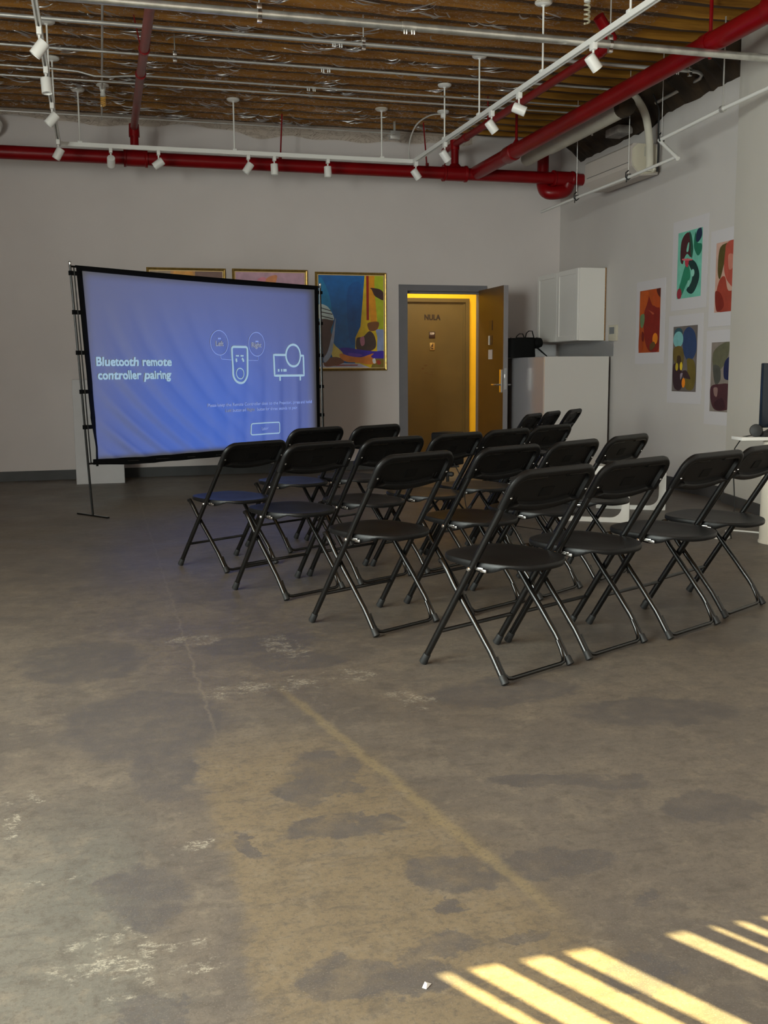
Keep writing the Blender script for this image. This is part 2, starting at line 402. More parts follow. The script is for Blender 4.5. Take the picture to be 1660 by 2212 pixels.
    pt = [(-0.01, 1.93, 0.11, 0.09, 0.2), (0.10, 1.89, 0.08, 0.07, 0), (0.70, 4.08, 0.09, 0.20, 0.1), (0.47, 3.55, 0.17, 0.09, 0.0), (0.68, 3.58, 0.07, 0.09, 0.2), (0.86, 3.62, 0.12, 0.09, -0.5), (1.0, 3.28, 0.06, 0.14, 0.35),
          (0.17, 2.36, 0.07, 0.03, 0.75), (-0.25, 2.78, 0.05, 0.05, 0), (-0.27, 2.6, 0.02, 0.09, 0), (-0.14, 2.28, 0.07, 0.015, 0.2), (0.02, 1.80, 0.06, 0.03, 0), (-0.08, 1.96, 0.06, 0.012, 0), (0.35, 4.3, 0.12, 0.1, 0)]
    pale = math_('MULTIPLY', union([blob(*d) for d in pt]), thin)
    col = mix(math_('MULTIPLY', pale, 0.80), col, (0.64, 0.59, 0.47, 1))
    # fine grain
    col = mix(ramp(fine.outputs['Fac'], 0.49, 0.62, 0.0, 0.62), col, (0.105, 0.088, 0.072, 1))
    col = mix(ramp(grit.outputs['Fac'], 0.56, 0.68, 0.0, 0.55), col, (0.27, 0.238, 0.19, 1))
    Lk(col, b.inputs['Base Color'])
    Lk(ramp(big.outputs['Fac'], 0.3, 0.7, 0.38, 0.55), b.inputs['Roughness'])
    bp = N('ShaderNodeBump'); bp.inputs['Strength'].default_value = 0.22; bp.inputs['Distance'].default_value = 0.006
    hh = math_('ADD', math_('MULTIPLY', mot.outputs['Fac'], 0.8), math_('MULTIPLY', fine.outputs['Fac'], 0.45))
    Lk(hh, bp.inputs['Height']); Lk(bp.outputs[0], b.inputs['Normal'])
    Lk(b.outputs[0], out.inputs[0]); return m
M['floor'] = floor_mat()

struct(MB().box(XL - 0.2, 6.6, YF - 0.2, 15.2, -0.1, 0.0).build('floor', M['floor'], smooth=0))
# back wall with the doorway opening (x 3.50 .. 4.46, top 2.09)
DX0, DX1, DZ = 3.475, 4.49, 2.125
w = MB()
w.box(XL - 0.2, DX0, YB, YB + 0.16, 0, 3.79); w.box(DX1, 6.6, YB, YB + 0.16, 0, 3.79); w.box(DX0, DX1, YB, YB + 0.16, DZ, 3.79)
w.box(XL - 0.2, 6.6, YB + 0.06, YB + 0.16, 3.79, ZC)
struct(w.build('wall_back', M['wall'], smooth=0))
# side wall with prints; its top edge is broken plaster
w = MB()
ys = [YF - 0.2 + i * 0.13 for i in range(int((YB + 0.3 - YF) / 0.13) + 1)] + [YB + 0.16]
tops = []
for yv in ys:
    t = 3.575 + 0.05 * math.sin(yv * 3.1) * math.sin(yv * 1.3 + 1) + random.uniform(-0.02, 0.02)
    if 8.9 < yv < 9.7: t -= 0.07 * math.sin((yv - 8.9) / 0.8 * PI)
    if yv > 11.0: t = 3.79
    if yv < 7.7: t = 3.9
    tops.append(t)
n = len(ys)
vs = [(wx(yv), yv, 0) for yv in ys] + [(wx(yv), yv, t) for yv, t in zip(ys, tops)] + [(wx(yv) + 0.22, yv, 0) for yv in ys] + [(wx(yv) + 0.22, yv, t) for yv, t in zip(ys, tops)]
fs = []
for i in range(n - 1):
    fs += [(i, i + 1, n + i + 1, n + i), (n + i, n + i + 1, 3 * n + i + 1, 3 * n + i), (2 * n + i, 3 * n + i, 3 * n + i + 1, 2 * n + i + 1)]
w.add(vs, fs)
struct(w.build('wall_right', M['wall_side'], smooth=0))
# dark cavity behind the broken edge
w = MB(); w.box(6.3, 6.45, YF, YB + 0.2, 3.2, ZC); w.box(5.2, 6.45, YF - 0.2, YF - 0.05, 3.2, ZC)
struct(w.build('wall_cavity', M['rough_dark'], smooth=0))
# pilaster
w = MB(); w.prism([(5.16, 7.568), (5.5, 7.568), (5.5, 5.0), (4.53, 5.0)], 0, ZC, lambda a, b_, h: (a, b_, h))
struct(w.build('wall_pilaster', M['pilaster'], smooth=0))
# left wall with two tall windows
w = MB()
LWIN = [(-0.6, 1.5), (2.1, 4.0)]
w.box(XL - 0.2, XL, YF - 0.2, YB + 0.16, 0, 0.7); w.box(XL - 0.2, XL, YF - 0.2, YB + 0.16, 2.9, ZC)
yy = YF - 0.2
for a, b_ in LWIN: w.box(XL - 0.2, XL, yy, a, 0.7, 2.9); yy = b_
w.box(XL - 0.2, XL, yy, YB + 0.16, 0.7, 2.9)
struct(w.build('wall_left', M['wall'], smooth=0))
# front wall behind the viewer with shop windows
HZ = 2.34
gaps = [(.555, .587), (.62, .686), (.727, .789), (.82, .882), (1.046, 1.097), (1.147, 1.164), (1.206, 1.232), (1.272, 1.296), (1.335, 1.36)]
gaps = [(a + 1.570, b_ + 1.570) for a, b_ in gaps]
w = MB(); FW = (-2.5, 1.0)
w.box(XL - 0.2, FW[0], YF - 0.05, YF, 0, ZC); w.box(FW[0], FW[1], YF - 0.05, YF, 0, 0.5); w.box(FW[0], FW[1], YF - 0.05, YF, HZ + 0.45, ZC)
w.box(FW[1], 2.05, YF - 0.05, YF, 0, ZC); w.box(2.05, 3.0, YF - 0.05, YF, HZ, ZC); w.box(2.05, 3.0, YF - 0.05, YF, 0, 0.25); w.box(3.0, 6.6, YF - 0.05, YF, 0, ZC)
struct(w.build('wall_front', M['wall'], smooth=0))
w = MB(); xx = 2.05
for a, b_ in gaps: w.box(xx, a, YF - 0.03, YF - 0.022, 0.2, HZ + 0.05); xx = b_
w.box(xx, 3.05, YF - 0.03, YF - 0.022, 0.2, HZ + 0.05)
struct(w.build('window_1', M['white_metal'], smooth=0))
struct(MB().box(-3.4, 1.6, YF - 3.6, YF - 0.06, HZ + 0.5, HZ + 0.56).build('sun_blocker', M['base_grey'], smooth=0))   # unseen slab added to keep the sun out of the shop window
# baseboards (dark painted band at the foot of the walls)
w = MB(); w.box(XL, DX0 - 0.04, YB - 0.02, YB, 0, 0.105); w.box(DX1 + 0.04, 4.56, YB - 0.02, YB, 0, 0.105)
struct(w.build('baseboard_back', M['base_grey'], smooth=0))
w = MB()
w.prism([(wx(7.57) - 0.02, 7.57), (wx(7.57), 7.57), (wx(10.0), 10.0), (wx(10.0) - 0.02, 10.0)], 0, 0.115, lambda a, b_, h: (a, b_, h))
struct(w.build('baseboard_right', M['base_grey'], smooth=0))
w = MB(); w.prism([(5.16 - 0.018, 7.585), (5.16, 7.568), (4.53, 5.0), (4.51, 5.0)], 0, 0.085, lambda a, b_, h: (a, b_, h))
struct(w.build('baseboard_pilaster', M['base_grey'], smooth=0))
# ceiling deck
struct(MB().box(XL - 0.2, 6.6, YF - 0.2, YB + 0.16, ZC, ZC + 0.12).build('ceiling', M['wood'], smooth=0))

# joists: the ones the picture can show plus the rest of the room's run
jl = 'rough brown wooden joist running crosswise on the open ceiling'
jp = 0.2715; jy = 11.42; k = 0; first = None
jm = None
while jy > YF:
    if jm is None:
        jb = MB(); N_ = 44
        # hand-sawn joist with slightly uneven faces
        L0, L1 = XL, 6.3
        ring = [(-0.030, 0.0), (0.030, 0.0), (0.032, ZC - ZJ), (-0.032, ZC - ZJ)]
        vs = []; fs = []
        for i in range(N_ + 1):
            x_ = L0 + (L1 - L0) * i / N_
            for q, (a, b_) in enumerate(ring):
                vs.append((x_, a + random.uniform(-.004, .004), b_ + (random.uniform(-.007, .004) if q < 2 else 0)))
        for i in range(N_):
            for q in range(1, 4): fs.append((i * 4 + q, i * 4 + (q + 1) % 4, (i + 1) * 4 + (q + 1) % 4, (i + 1) * 4 + q))
        fs += [(3, 2, 1, 0), (N_ * 4, N_ * 4 + 1, N_ * 4 + 2, N_ * 4 + 3)]
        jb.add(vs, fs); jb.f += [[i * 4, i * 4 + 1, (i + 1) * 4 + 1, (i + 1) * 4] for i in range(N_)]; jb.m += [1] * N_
        jo = jb.build('ceiling_joist', [M['wood'], M['wood_dark']]); jm = jo
    else:
        jo = jm.copy(); COL.objects.link(jo)
    jo.location = (0, jy, ZJ); jo.rotation_euler = (0, 0, 0)
    tag(jo, jl, 'joist', 'joists of the open ceiling')
    jy -= jp
    if jy < 5.0: break
# rest of the ceiling, behind and above the viewer
struct(MB().box(XL, 6.3, YF, 4.9, ZJ + 0.05, ZC).build('ceiling_near', M['wood'], smooth=0))

# clear plastic film stapled under the joists, sagging, hanging down over the back wall
def film(x0, x1, y0, y1):
    w = MB(); nx, ny = 150, 90; vs = []
    for j in range(ny + 1):
        for i in range(nx + 1):
            x = x0 + (x1 - x0) * i / nx; y = y0 + (y1 - y0) * j / ny
            ph = (11.42 - y) / jp
            sag = 0.006 + 0.028 * abs(math.sin(PI * ph)) * (0.6 + 0.4 * math.sin(x * 2.1 + y * 3.7))
            wr = 0.004 * math.sin(x * 17 + 5 * math.sin(y * 4.3)) * math.sin(y * 13 + x * 3)
            vs.append((x, y, ZJ - sag - 0.004 + wr))
    fs = [(j * (nx + 1) + i, j * (nx + 1) + i + 1, (j + 1) * (nx + 1) + i + 1, (j + 1) * (nx + 1) + i) for j in range(ny) for i in range(nx)]
    w.add(vs, fs)
    # hanging edge at the back wall
    b0 = len(w.v); vs = []; nz = 6
    for j in range(nz + 1):
        for i in range(nx + 1):
            x = x0 + (x1 - x0) * i / nx
            drop = 0.075 + 0.025 * math.sin(x * 3.3 + 1) + 0.012 * math.sin(x * 11)
            drop += 0.075 * math.exp(-((x - 2.95) / 0.55) ** 2) + 0.05 * math.exp(-((x - 1.75) / 0.25) ** 2)
            t = j / nz
            vs.append((x, y1 - 0.010 + 0.012 * math.sin(x * 9 + t * 3) * t, ZJ - 0.012 - drop * t))
    fs = [(j * (nx + 1) + i, j * (nx + 1) + i + 1, (j + 1) * (nx + 1) + i + 1, (j + 1) * (nx + 1) + i) for j in range(nz) for i in range(nx)]
    w.add(vs, fs)
    return w
pf = film(-2.9, 4.3, 6.2, 11.5).build('plastic_film', M['film'], smooth=180)
tag(pf, 'clear crinkled plastic sheeting stapled under the wooden joists', 'plastic sheet')
def crease_mat():
    m, nt, out = new_mat('plastic_film_crease')
    tr = nt.nodes.new('ShaderNodeBsdfTransparent'); gl = nt.nodes.new('ShaderNodeBsdfGlossy'); gl.inputs['Roughness'].default_value = 0.30
    mx = nt.nodes.new('ShaderNodeMixShader'); mx.inputs[0].default_value = 0.55
    nt.links.new(tr.outputs[0], mx.inputs[1]); nt.links.new(gl.outputs[0], mx.inputs[2]); nt.links.new(mx.outputs[0], out.inputs[0]); return m
M['crease'] = crease_mat()
random.seed(5); w = MB()
for c_ in range(240):
    cx_, cy_ = random.uniform(-1.3, 4.1), random.uniform(6.4, 11.35)
    if cx_ > 2.6 and random.random() < 0.55: continue
    a0 = random.choice((0.0, 0.15, -0.5, 0.6)) + random.uniform(-.25, .25)
    for k_ in range(random.randint(1, 5)):
        px_, py_ = cx_ + random.uniform(-.16, .16), cy_ + random.uniform(-.07, .07)
        L_ = random.uniform(0.06, 0.24); a = a0 + random.uniform(-.25, .25); bend = random.uniform(-.8, .8); pts = []
        for i in range(6):
            t_ = i / 5 - 0.5; aa = a + bend * t_
            pts.append((px_ + L_ * t_ * math.cos(aa), py_ + L_ * t_ * math.sin(aa), ZJ - 0.030 - 0.012 * math.sin(PI * (t_ + .5))))
        R_ = random.uniform(0.0035, 0.0085); w.tube(pts, [R_ * .15, R_ * .7, R_, R_ * .9, R_ * .6, R_ * .15], 7)
fo = w.build('film_crease', M['crease'], pf, smooth=180); fo['kind'] = 'stuff'

# ------------------------------------------------------------------ doorway, hallway
w = MB()
w.box(DX0 - 0.055, DX0 + 0.045, YB - 0.025, YB + 0.17, 0, DZ - 0.05); w.box(DX1 - 0.042, DX1 + 0.02, YB - 0.025, YB + 0.17, 0, DZ - 0.05)
w.box(DX0 - 0.055, DX1 + 0.02, YB - 0.025, YB + 0.17, DZ - 0.05, DZ + 0.02)
w.box(DX0 + 0.045, DX1 - 0.042, YB + 0.06, YB + 0.10, DZ - 0.075, DZ - 0.05)
struct(w.build('trim_1', M['door_frame'], smooth=0))
HY = 13.2
w = MB(); w.box(1.8, 6.6, HY, HY + 0.15, 0, 2.9)
struct(w.build('wall_hallway', M['hall_yellow'], smooth=0))
w = MB(); w.box(1.65, 1.8, YB + 0.16, HY + 0.15, 0, 2.9); w.box(6.6, 6.75, YB + 0.16, HY + 0.15, 0, 2.9)
struct(w.build('wall_hallway_ends', M['hall_yellow'], smooth=0))
struct(MB().box(1.65, 6.75, YB + 0.16, HY + 0.15, 2.9, 3.0).build('ceiling_hallway', M['wall'], smooth=0))
# hall door: frame, leaf, letters, plates
NX0, NX1, NZ = 3.86, 4.90, 2.115
w = MB(); w.box(NX0, NX0 + 0.055, HY - 0.04, HY, 0, NZ - 0.05); w.box(NX1 - 0.055, NX1, HY - 0.04, HY, 0, NZ - 0.05); w.box(NX0, NX1, HY - 0.04, HY, NZ - 0.05, NZ)
w.box(NX0 + 0.055, NX0 + 0.075, HY - 0.02, HY, 0, NZ - 0.07); w.box(NX1 - 0.085, NX1 - 0.055, HY - 0.02, HY, 0, NZ - 0.07); w.box(NX0 + 0.055, NX1 - 0.055, HY - 0.02, HY, NZ - 0.07, NZ - 0.05)
struct(w.build('trim_2', M['door_tan'], smooth=0))
d2 = struct(MB().box(NX0 + 0.06, NX1 - 0.065, HY - 0.012, HY + 0.03, 0.01, NZ - 0.06).build('door_2', M['door_tan'], smooth=0))
w = MB()
def on_hall(x0, z0, y=HY - 0.0135): return lambda a, b_, h: (x0 + a, y - h, z0 + b_)
text_to(w, 'NULA', 0.100, on_hall(4.263, 1.826), width=0.222, bold=0.007)
w.build('lettering', M['dark_letter'], d2, smooth=0)
cxp = 4.372
w = MB(); w.bbox(cxp - 0.043, cxp + 0.043, HY - 0.018, HY - 0.012, 1.585, 1.672, 0.003)
pl = w.build('number_plate', M['dark_brown'], d2)
w = MB(); text_to(w, '109', 0.042, on_hall(cxp - 0.028, 1.632, HY - 0.0185), width=0.056, bold=0.002); w.build('lettering', M['paper'], pl, smooth=0)
w = MB(); w.bbox(cxp - 0.034, cxp + 0.036, HY - 0.020, HY - 0.012, 1.425, 1.525, 0.003)
pl = w.build('brass_plate', M['brass'], d2)
w = MB()
for pl_ in (ell(0.006, 0.032, 0.008, 0.008), [(-0.014, 0.018), (0.014, 0.026), (0.010, -0.004), (-0.006, -0.010)], ell(0.0, -0.026, 0.014, 0.010), [(-0.022, 0.0), (-0.012, 0.006), (-0.016, -0.024), (-0.024, -0.02)]):
    w.prism(pl_, 0, 0.001, lambda a, b_, h: (cxp + a, HY - 0.0205 - h, 1.475 + b_))
w.build('emblem', M['dark_brown'], pl, smooth=0)
w = MB()
for px, pz, a, b_ in ((4.28, 1.22, .030, .012), (4.24, 1.18, .022, .014), (4.29, 1.12, .03, .006), (4.36, 1.10, .05, .004), (4.37, 1.13, .03, .003)):
    w.prism(smooth_poly([(px - a, pz), (px - a * .2, pz + b_), (px + a, pz + b_ * .3), (px + a * .2, pz - b_)]), 0, 0.0006, lambda p_, q_, h: (p_, HY - 0.0125 - h, q_))
w.build('scuff_mark', simple('scuff', (0.10, 0.055, 0.016, 1), 0.8), d2, smooth=0)

# open room door, swung towards the room
H0 = Vector((4.405, YB - 0.03, 0)); E1 = Vector((4.395, 10.72, 0)); dd = (E1 - H0).normalized(); dn = Vector((-dd.y, dd.x, 0))  # dn points to +x side
DL = (E1 - H0).length; TH = 0.055
def dpt(s, t, z): return H0 + dd * s + dn * t + Vector((0, 0, z))
w = MB(); w.prism([(0, 0), (DL, 0), (DL, TH), (0, TH)], 0.012, 2.085, lambda a, b_, h: dpt(a, b_, h))
d1 = struct(w.build('door_1', M['door_brown'], smooth=0))
w = MB(); w.prism([(DL - 0.001, 0.0), (DL + 0.004, 0.0), (DL + 0.004, TH), (DL - 0.001, TH)], 0.012, 2.085, lambda a, b_, h: dpt(a, b_, h))
w.build('edge_strip', M['door_edge'], d1, smooth=0)
w = MB(); w.prism([(DL + 0.004, 0.012), (DL + 0.006, 0.012), (DL + 0.006, 0.043), (DL + 0.004, 0.043)], 0.93, 1.17, lambda a, b_, h: dpt(a, b_, h))
w.prism([(DL + 0.006, 0.018), (DL + 0.014, 0.018), (DL + 0.014, 0.034), (DL + 0.006, 0.034)], 1.06, 1.10, lambda a, b_, h: dpt(a, b_, h))
w.build('latch', M['chrome'], d1, smooth=0)
for side in (0, 1):
    t0 = -0.012 if side == 0 else TH
    w = MB(); w.prism([(DL - 0.085, t0), (DL - 0.035, t0), (DL - 0.035, t0 + 0.012), (DL - 0.085, t0 + 0.012)], 0.90, 1.155, lambda a, b_, h: dpt(a, b_, h))
    hp = w.build('handle_plate', M['chrome'], d1, smooth=0)
    sgn = -1 if side == 0 else 1; tb = 0.0 if side == 0 else TH
    w = MB(); w.tube([dpt(DL - 0.06, tb + sgn * 0.005, 0.985), dpt(DL - 0.06, tb + sgn * 0.055, 0.985), dpt(DL - 0.075, tb + sgn * 0.065, 0.985), dpt(DL - 0.19, tb + sgn * 0.062, 0.985)], 0.009, 8)
    w.build('handle', M['chrome'], hp)
def door_plate(name, s0, s1, z0, z1, mat, t=0.006):
    w = MB(); w.prism([(s0, -t), (s1, -t), (s1, 0.0), (s0, 0.0)], z0, z1, lambda a, b_, h: dpt(a, b_, h)); return w.build(name, mat, d1, smooth=0)
door_plate('number_plate', 0.36, 0.46, 1.605, 1.715, M['dark_brown'])
door_plate('notice_holder', 0.355, 0.385, 1.44, 1.545, M['white_plastic'], 0.012)
door_plate('notice_frame', 0.385, 0.455, 1.44, 1.545, M['dark_brown'], 0.004)
door_plate('notice_card', 0.34, 0.46, 1.275, 1.385, M['paper'], 0.004)

# ------------------------------------------------------------------ framed pictures on the back wall
def framed(x0, x1, z0, z1, label, shapes, bg):
    cx = (x0 + x1) / 2; yw = YB - 0.001
    t = thing('framed_picture', label, 'picture', (cx, yw, z0), 0, 'gold framed pictures on the back wall')
    o = Vector((cx, yw, z0)); w = MB(); fw = 0.027; D = 0.03
    def rail(a, b_, in_a, in_b):
        # mitred moulding: stepped profile
        prof = [(0, 0), (0, 0.020), (0.010, D), (0.020, D - 0.004), (0.026, D - 0.010), (fw, D - 0.012), (fw, 0)]
        A, B = Vector(a), Vector(b_); IA, IB = Vector(in_a), Vector(in_b)
        ra = [A + IA * p_ + Vector((0, -q_, 0)) for p_, q_ in prof]; rb = [B + IB * p_ + Vector((0, -q_, 0)) for p_, q_ in prof]
        m_ = len(prof); w.add(ra + rb, [(i, (i + 1) % m_, m_ + (i + 1) % m_, m_ + i) for i in range(m_)])
    c = [Vector((x0, yw, z0)), Vector((x1, yw, z0)), Vector((x1, yw, z1)), Vector((x0, yw, z1))]
    ins = [Vector((1, 0, 1)), Vector((-1, 0, 1)), Vector((-1, 0, -1)), Vector((1, 0, -1))]
    for i in range(4): rail(c[i], c[(i + 1) % 4], ins[i], ins[(i + 1) % 4])
    fr = w.build('frame', M['gold'], t, o, smooth=0)
    w = MB(); a0, a1, b0, b1 = x0 + fw, x1 - fw, z0 + fw, z1 - fw; l = 0.008
    for q in ((a0, a1, b0, b0 + l), (a0, a1, b1 - l, b1), (a0, a0 + l, b0 + l, b1 - l), (a1 - l, a1, b0 + l, b1 - l)): w.box(q[0], q[1], yw - 0.020, yw - 0.012, q[2], q[3])
    w.build('frame_lip', M['gold_lip'], fr, o, smooth=0)
    w = MB(); mats = [art_mat(bg, 0.3)]
    a0 += l; a1 -= l; b0 += l; b1 -= l
    w.box(a0, a1, yw - 0.009, yw - 0.004, b0, b1)
    for i, (colr, poly) in enumerate(shapes):
        mats.append(art_mat(colr, 0.3))
        w.prism([(min(max(p_[0], 0), 1), min(max(p_[1], 0), 1)) for p_ in poly], 0, 0.00025, lambda p_, q_, h: (a0 + p_ * (a1 - a0), yw - 0.009 - 0.0003 * i - h, b0 + q_ * (b1 - b0)), i + 1)
    w.build('artwork', mats, t, o, smooth=0)
    return t
S = smooth_poly
framed(0.557, 1.414, 1.155, 2.285, 'gold framed picture with ochre centre, farthest from the doorway, mostly behind the projection screen',
       [((150, 110, 70), [(0.28, 1), (0.62, 1), (0.60, 0.55), (0.3, 0.6)]), ((190, 120, 60), S([(0.33, 1), (0.58, 1), (0.60, 0.7), (0.35, 0.72)])), ((95, 75, 70), [(0.62, 1), (1, 1), (1, 0.5), (0.62, 0.55)])], (120, 105, 90))
framed(1.486, 2.339, 1.155, 2.288, 'gold framed picture with pale pink ground, middle of the three, half hidden by the screen',
       [((165, 105, 120), S([(0.32, 0.93), (0.42, 0.95), (0.46, 0.9), (0.36, 0.8), (0.28, 0.84)])), ((180, 110, 75), S([(0.45, 0.94), (0.6, 0.97), (0.54, 0.85), (0.44, 0.84)]))], (150, 120, 135))
blue = (0, 72, 128)
shapes3 = [
    ((0, 92, 135), S([(0, .95), (.16, .80), (.22, .45), (.18, .25), (0, .20)])),
    ((0, 64, 121), S([(.45, .85), (.66, .9), (.66, .4), (.52, .25), (.45, .4)])),
    ((185, 140, 8), [(.71, 1), (1, 1), (1, 0), (.55, 0), (.56, .33), (.64, .45), (.68, .75)]),
    ((120, 14, 6), [(.735, 1), (.775, 1), (.775, .52), (.735, .52)]),
    ((180, 110, 6), S([(.78, 1.0), (.86, 1.0), (.89, .5), (.80, .49)])),
    ((130, 140, 20), S([(.87, 1), (1, 1), (1, .45), (.93, .40), (.88, .7)])),
    ((45, 22, 24), S([(.80, .87), (.93, .86), (1, .82), (1, .74), (.92, .76), (.86, .79), (.82, .85)])),
    ((95, 55, 20), S([(.76, .49), (.92, .50), (.90, .42), (.80, .40), (.76, .43)])),
    ((52, 36, 30), S([(.58, .32), (.68, .34), (.78, .40), (.86, .34), (.87, .22), (.72, .17), (.58, .20)])),
    ((130, 80, 95), S([(.63, .32), (.69, .34), (.70, .26), (.65, .24)])),
    ((105, 118, 150), S([(.88, .41), (.95, .42), (1.0, .40), (1, .20), (.90, .18), (.90, .33)])),
    ((40, 20, 128), S([(.30, .20), (.42, .22), (.60, .20), (.85, .18), (1, .18), (1, .10), (.7, .10), (.40, .11)])),
    ((70, 40, 140), S([(.45, .16), (.62, .15), (.66, .13), (.5, .115)])),
    ((95, 80, 25), [(.85, .10), (1, .10), (1, 0), (.80, 0)]),
    ((150, 150, 165), [(.05, .055), (.62, .045), (.78, .0), (.0, .0)]),
    ((110, 30, 40), [(.10, .035), (.60, .033), (.58, .022), (.10, .020)]),
    ((196, 150, 70), S([(.20, .28), (.25, .24), (.36, .16), (.32, .11), (.20, .12)])),
    ((190, 98, 28), S([(.33, .155), (.48, .125), (.64, .115), (.76, .14), (.84, .155), (.80, .12), (.86, .09), (.88, .05), (.76, .035), (.60, .055), (.42, .065), (.32, .11)])),
    ((90, 48, 28), S([(.08, .085), (.20, .115), (.30, .11), (.38, .06), (.22, .02), (.08, .02)])),
    ((62, 42, 40), S([(.06, .60), (.22, .52), (.18, .40), (.22, .28), (.12, .10), (.06, .10)])),
    ((120, 130, 150), S([(.24, .50), (.255, .50), (.20, .18), (.10, .06), (.06, .10), (.14, .20)])),
    ((150, 165, 185), S([(.0, .68), (.12, .67), (.20, .60), (.23, .52), (.10, .53), (.0, .54)])),
    ((20, 24, 34), [(.03, .655), (.19, .620), (.19, .612), (.03, .645)]),
    ((20, 24, 34), [(.03, .610), (.21, .585), (.21, .576), (.03, .600)]),
    ((20, 24, 34), [(.03, .568), (.22, .535), (.22, .526), (.03, .558)]),
    ((215, 215, 225), S([(.82, .09), (.86, .10), (.87, .05), (.83, .05)])),
    ((130, 40, 25), S([(.89, .08), (.94, .075), (.95, .04), (.90, .035)])),
]
framed(2.425, 3.266, 1.155, 2.272, 'gold framed picture with blue ground, yellow curtain and outstretched arm, nearest the doorway', shapes3, blue)

# ------------------------------------------------------------------ unframed prints on the side wall
def art_print(y0, y1, z0, z1, a, label, bg, shapes):
    """y0>y1 (y0 is the far edge, which shows on the left); a = art window (y0,y1,z0,z1)"""
    yc = (y0 + y1) / 2; o = Vector((wx(yc), yc, z0))
    t = thing('art_print', label, 'art print', o, 0, 'unframed abstract prints on the side wall')
    def P(yv, zv, h): return Vector((wx(yv) - 0.002 - h, yv, zv))
    w = MB(); w.prism([(y0, z0), (y1, z0), (y1, z1), (y0, z1)], 0, 0.004, lambda p_, q_, h: P(p_, q_, h))
    w.build('paper_sheet', M['paper'], t, o, smooth=0)
    A0, A1, B0, B1 = a; w = MB(); mats = [art_mat(bg, 0.7)]
    w.prism([(A0, B0), (A1, B0), (A1, B1), (A0, B1)], 0.0042, 0.0046, lambda p_, q_, h: P(p_, q_, h))
    for i, (c_, poly) in enumerate(shapes):
        mats.append(art_mat(c_, 0.7))
        w.prism([(min(max(p_[0], 0), 1), min(max(p_[1], 0), 1)) for p_ in poly], 0.0047 + 0.0003 * i, 0.0049 + 0.0003 * i, lambda p_, q_, h: P(A0 + p_ * (A1 - A0), B0 + q_ * (B1 - B0), h), i + 1)
    w.build('artwork', mats, t, o, smooth=0); return t
art_print(9.46, 8.85, 1.20, 2.02, (9.385, 8.948, 1.311, 1.928), 'orange and deep red abstract print, the one nearest the thermostat', (150, 62, 8), [
    ((112, 18, 4), S([(.40, .90), (.62, .75), (.95, .70), (1.0, .5), (.98, .05), (.55, .02), (.30, .2), (.22, .55)])),
    ((165, 70, 8), S([(.05, .95), (.42, .97), (.38, .80), (.15, .60), (.04, .55)])), ((158, 62, 10), S([(.62, .97), (.85, .95), (.98, .72), (.72, .74)])),
    ((75, 20, 8), S([(.82, 1), (1, 1), (1, .86), (.86, .92)])), ((86, 108, 72), S([(.06, .60), (.24, .62), (.26, .5), (.16, .40), (.06, .46)])),
    ((200, 112, 14), ell(.80, .215, .125, .09)), ((80, 58, 22), S([(.56, .12), (.74, .17), (.82, .10), (.60, .03)])), ((150, 66, 40), S([(.44, .68), (.72, .62), (.66, .60), (.50, .66)])),
    ((140, 52, 8), S([(.02, .30), (.16, .26), (.22, .06), (.02, .02)])), ((92, 14, 6), S([(.16, .34), (.26, .30), (.24, .18), (.15, .22)]))])
art_print(8.735, 8.095, 1.69, 2.51, (8.635, 8.197, 1.796, 2.40), 'teal and dark green abstract print with a maroon loop, in the upper row', (100, 168, 148), [
    ((62, 22, 28), S([(.12, .80), (.20, .92), (.38, .98), (.52, .93), (.60, .75), (.56, .60), (.40, .66), (.28, .60), (.22, .52), (.12, .58)])),
    ((16, 68, 50), S([(.46, .98), (.56, .92), (.64, .72), (.60, .58), (.54, .66), (.52, .80)])), ((16, 96, 72), S([(.72, .96), (.80, .80), (.98, .76), (.98, .66), (.84, .60), (.70, .70), (.66, .80)])),
    ((14, 34, 60), S([(.78, .97), (.94, 1.0), (.98, .88), (.84, .80), (.74, .84)])), ((10, 46, 44), S([(.46, .52), (.60, .56), (.80, .48), (.93, .30), (.80, .12), (.62, .05), (.42, .12), (.60, .22), (.64, .36)])),
    ((28, 112, 84), S([(.36, .50), (.50, .46), (.56, .30), (.40, .20), (.22, .05), (.08, .10), (.18, .28)])), ((130, 185, 168), ell(.66, .36, .07, .055)), ((120, 178, 160), ell(.50, .21, .055, .05)),
    ((130, 32, 48), ell(.12, .075, .10, .085)), ((165, 48, 62), S([(.34, .58), (.48, .58), (.45, .46), (.34, .50)])), ((190, 90, 96), S([(.24, .60), (.60, .57), (.60, .55), (.24, .575)])), ((110, 172, 152), S([(.42, .80), (.48, .82), (.46, .70), (.38, .70)]))])
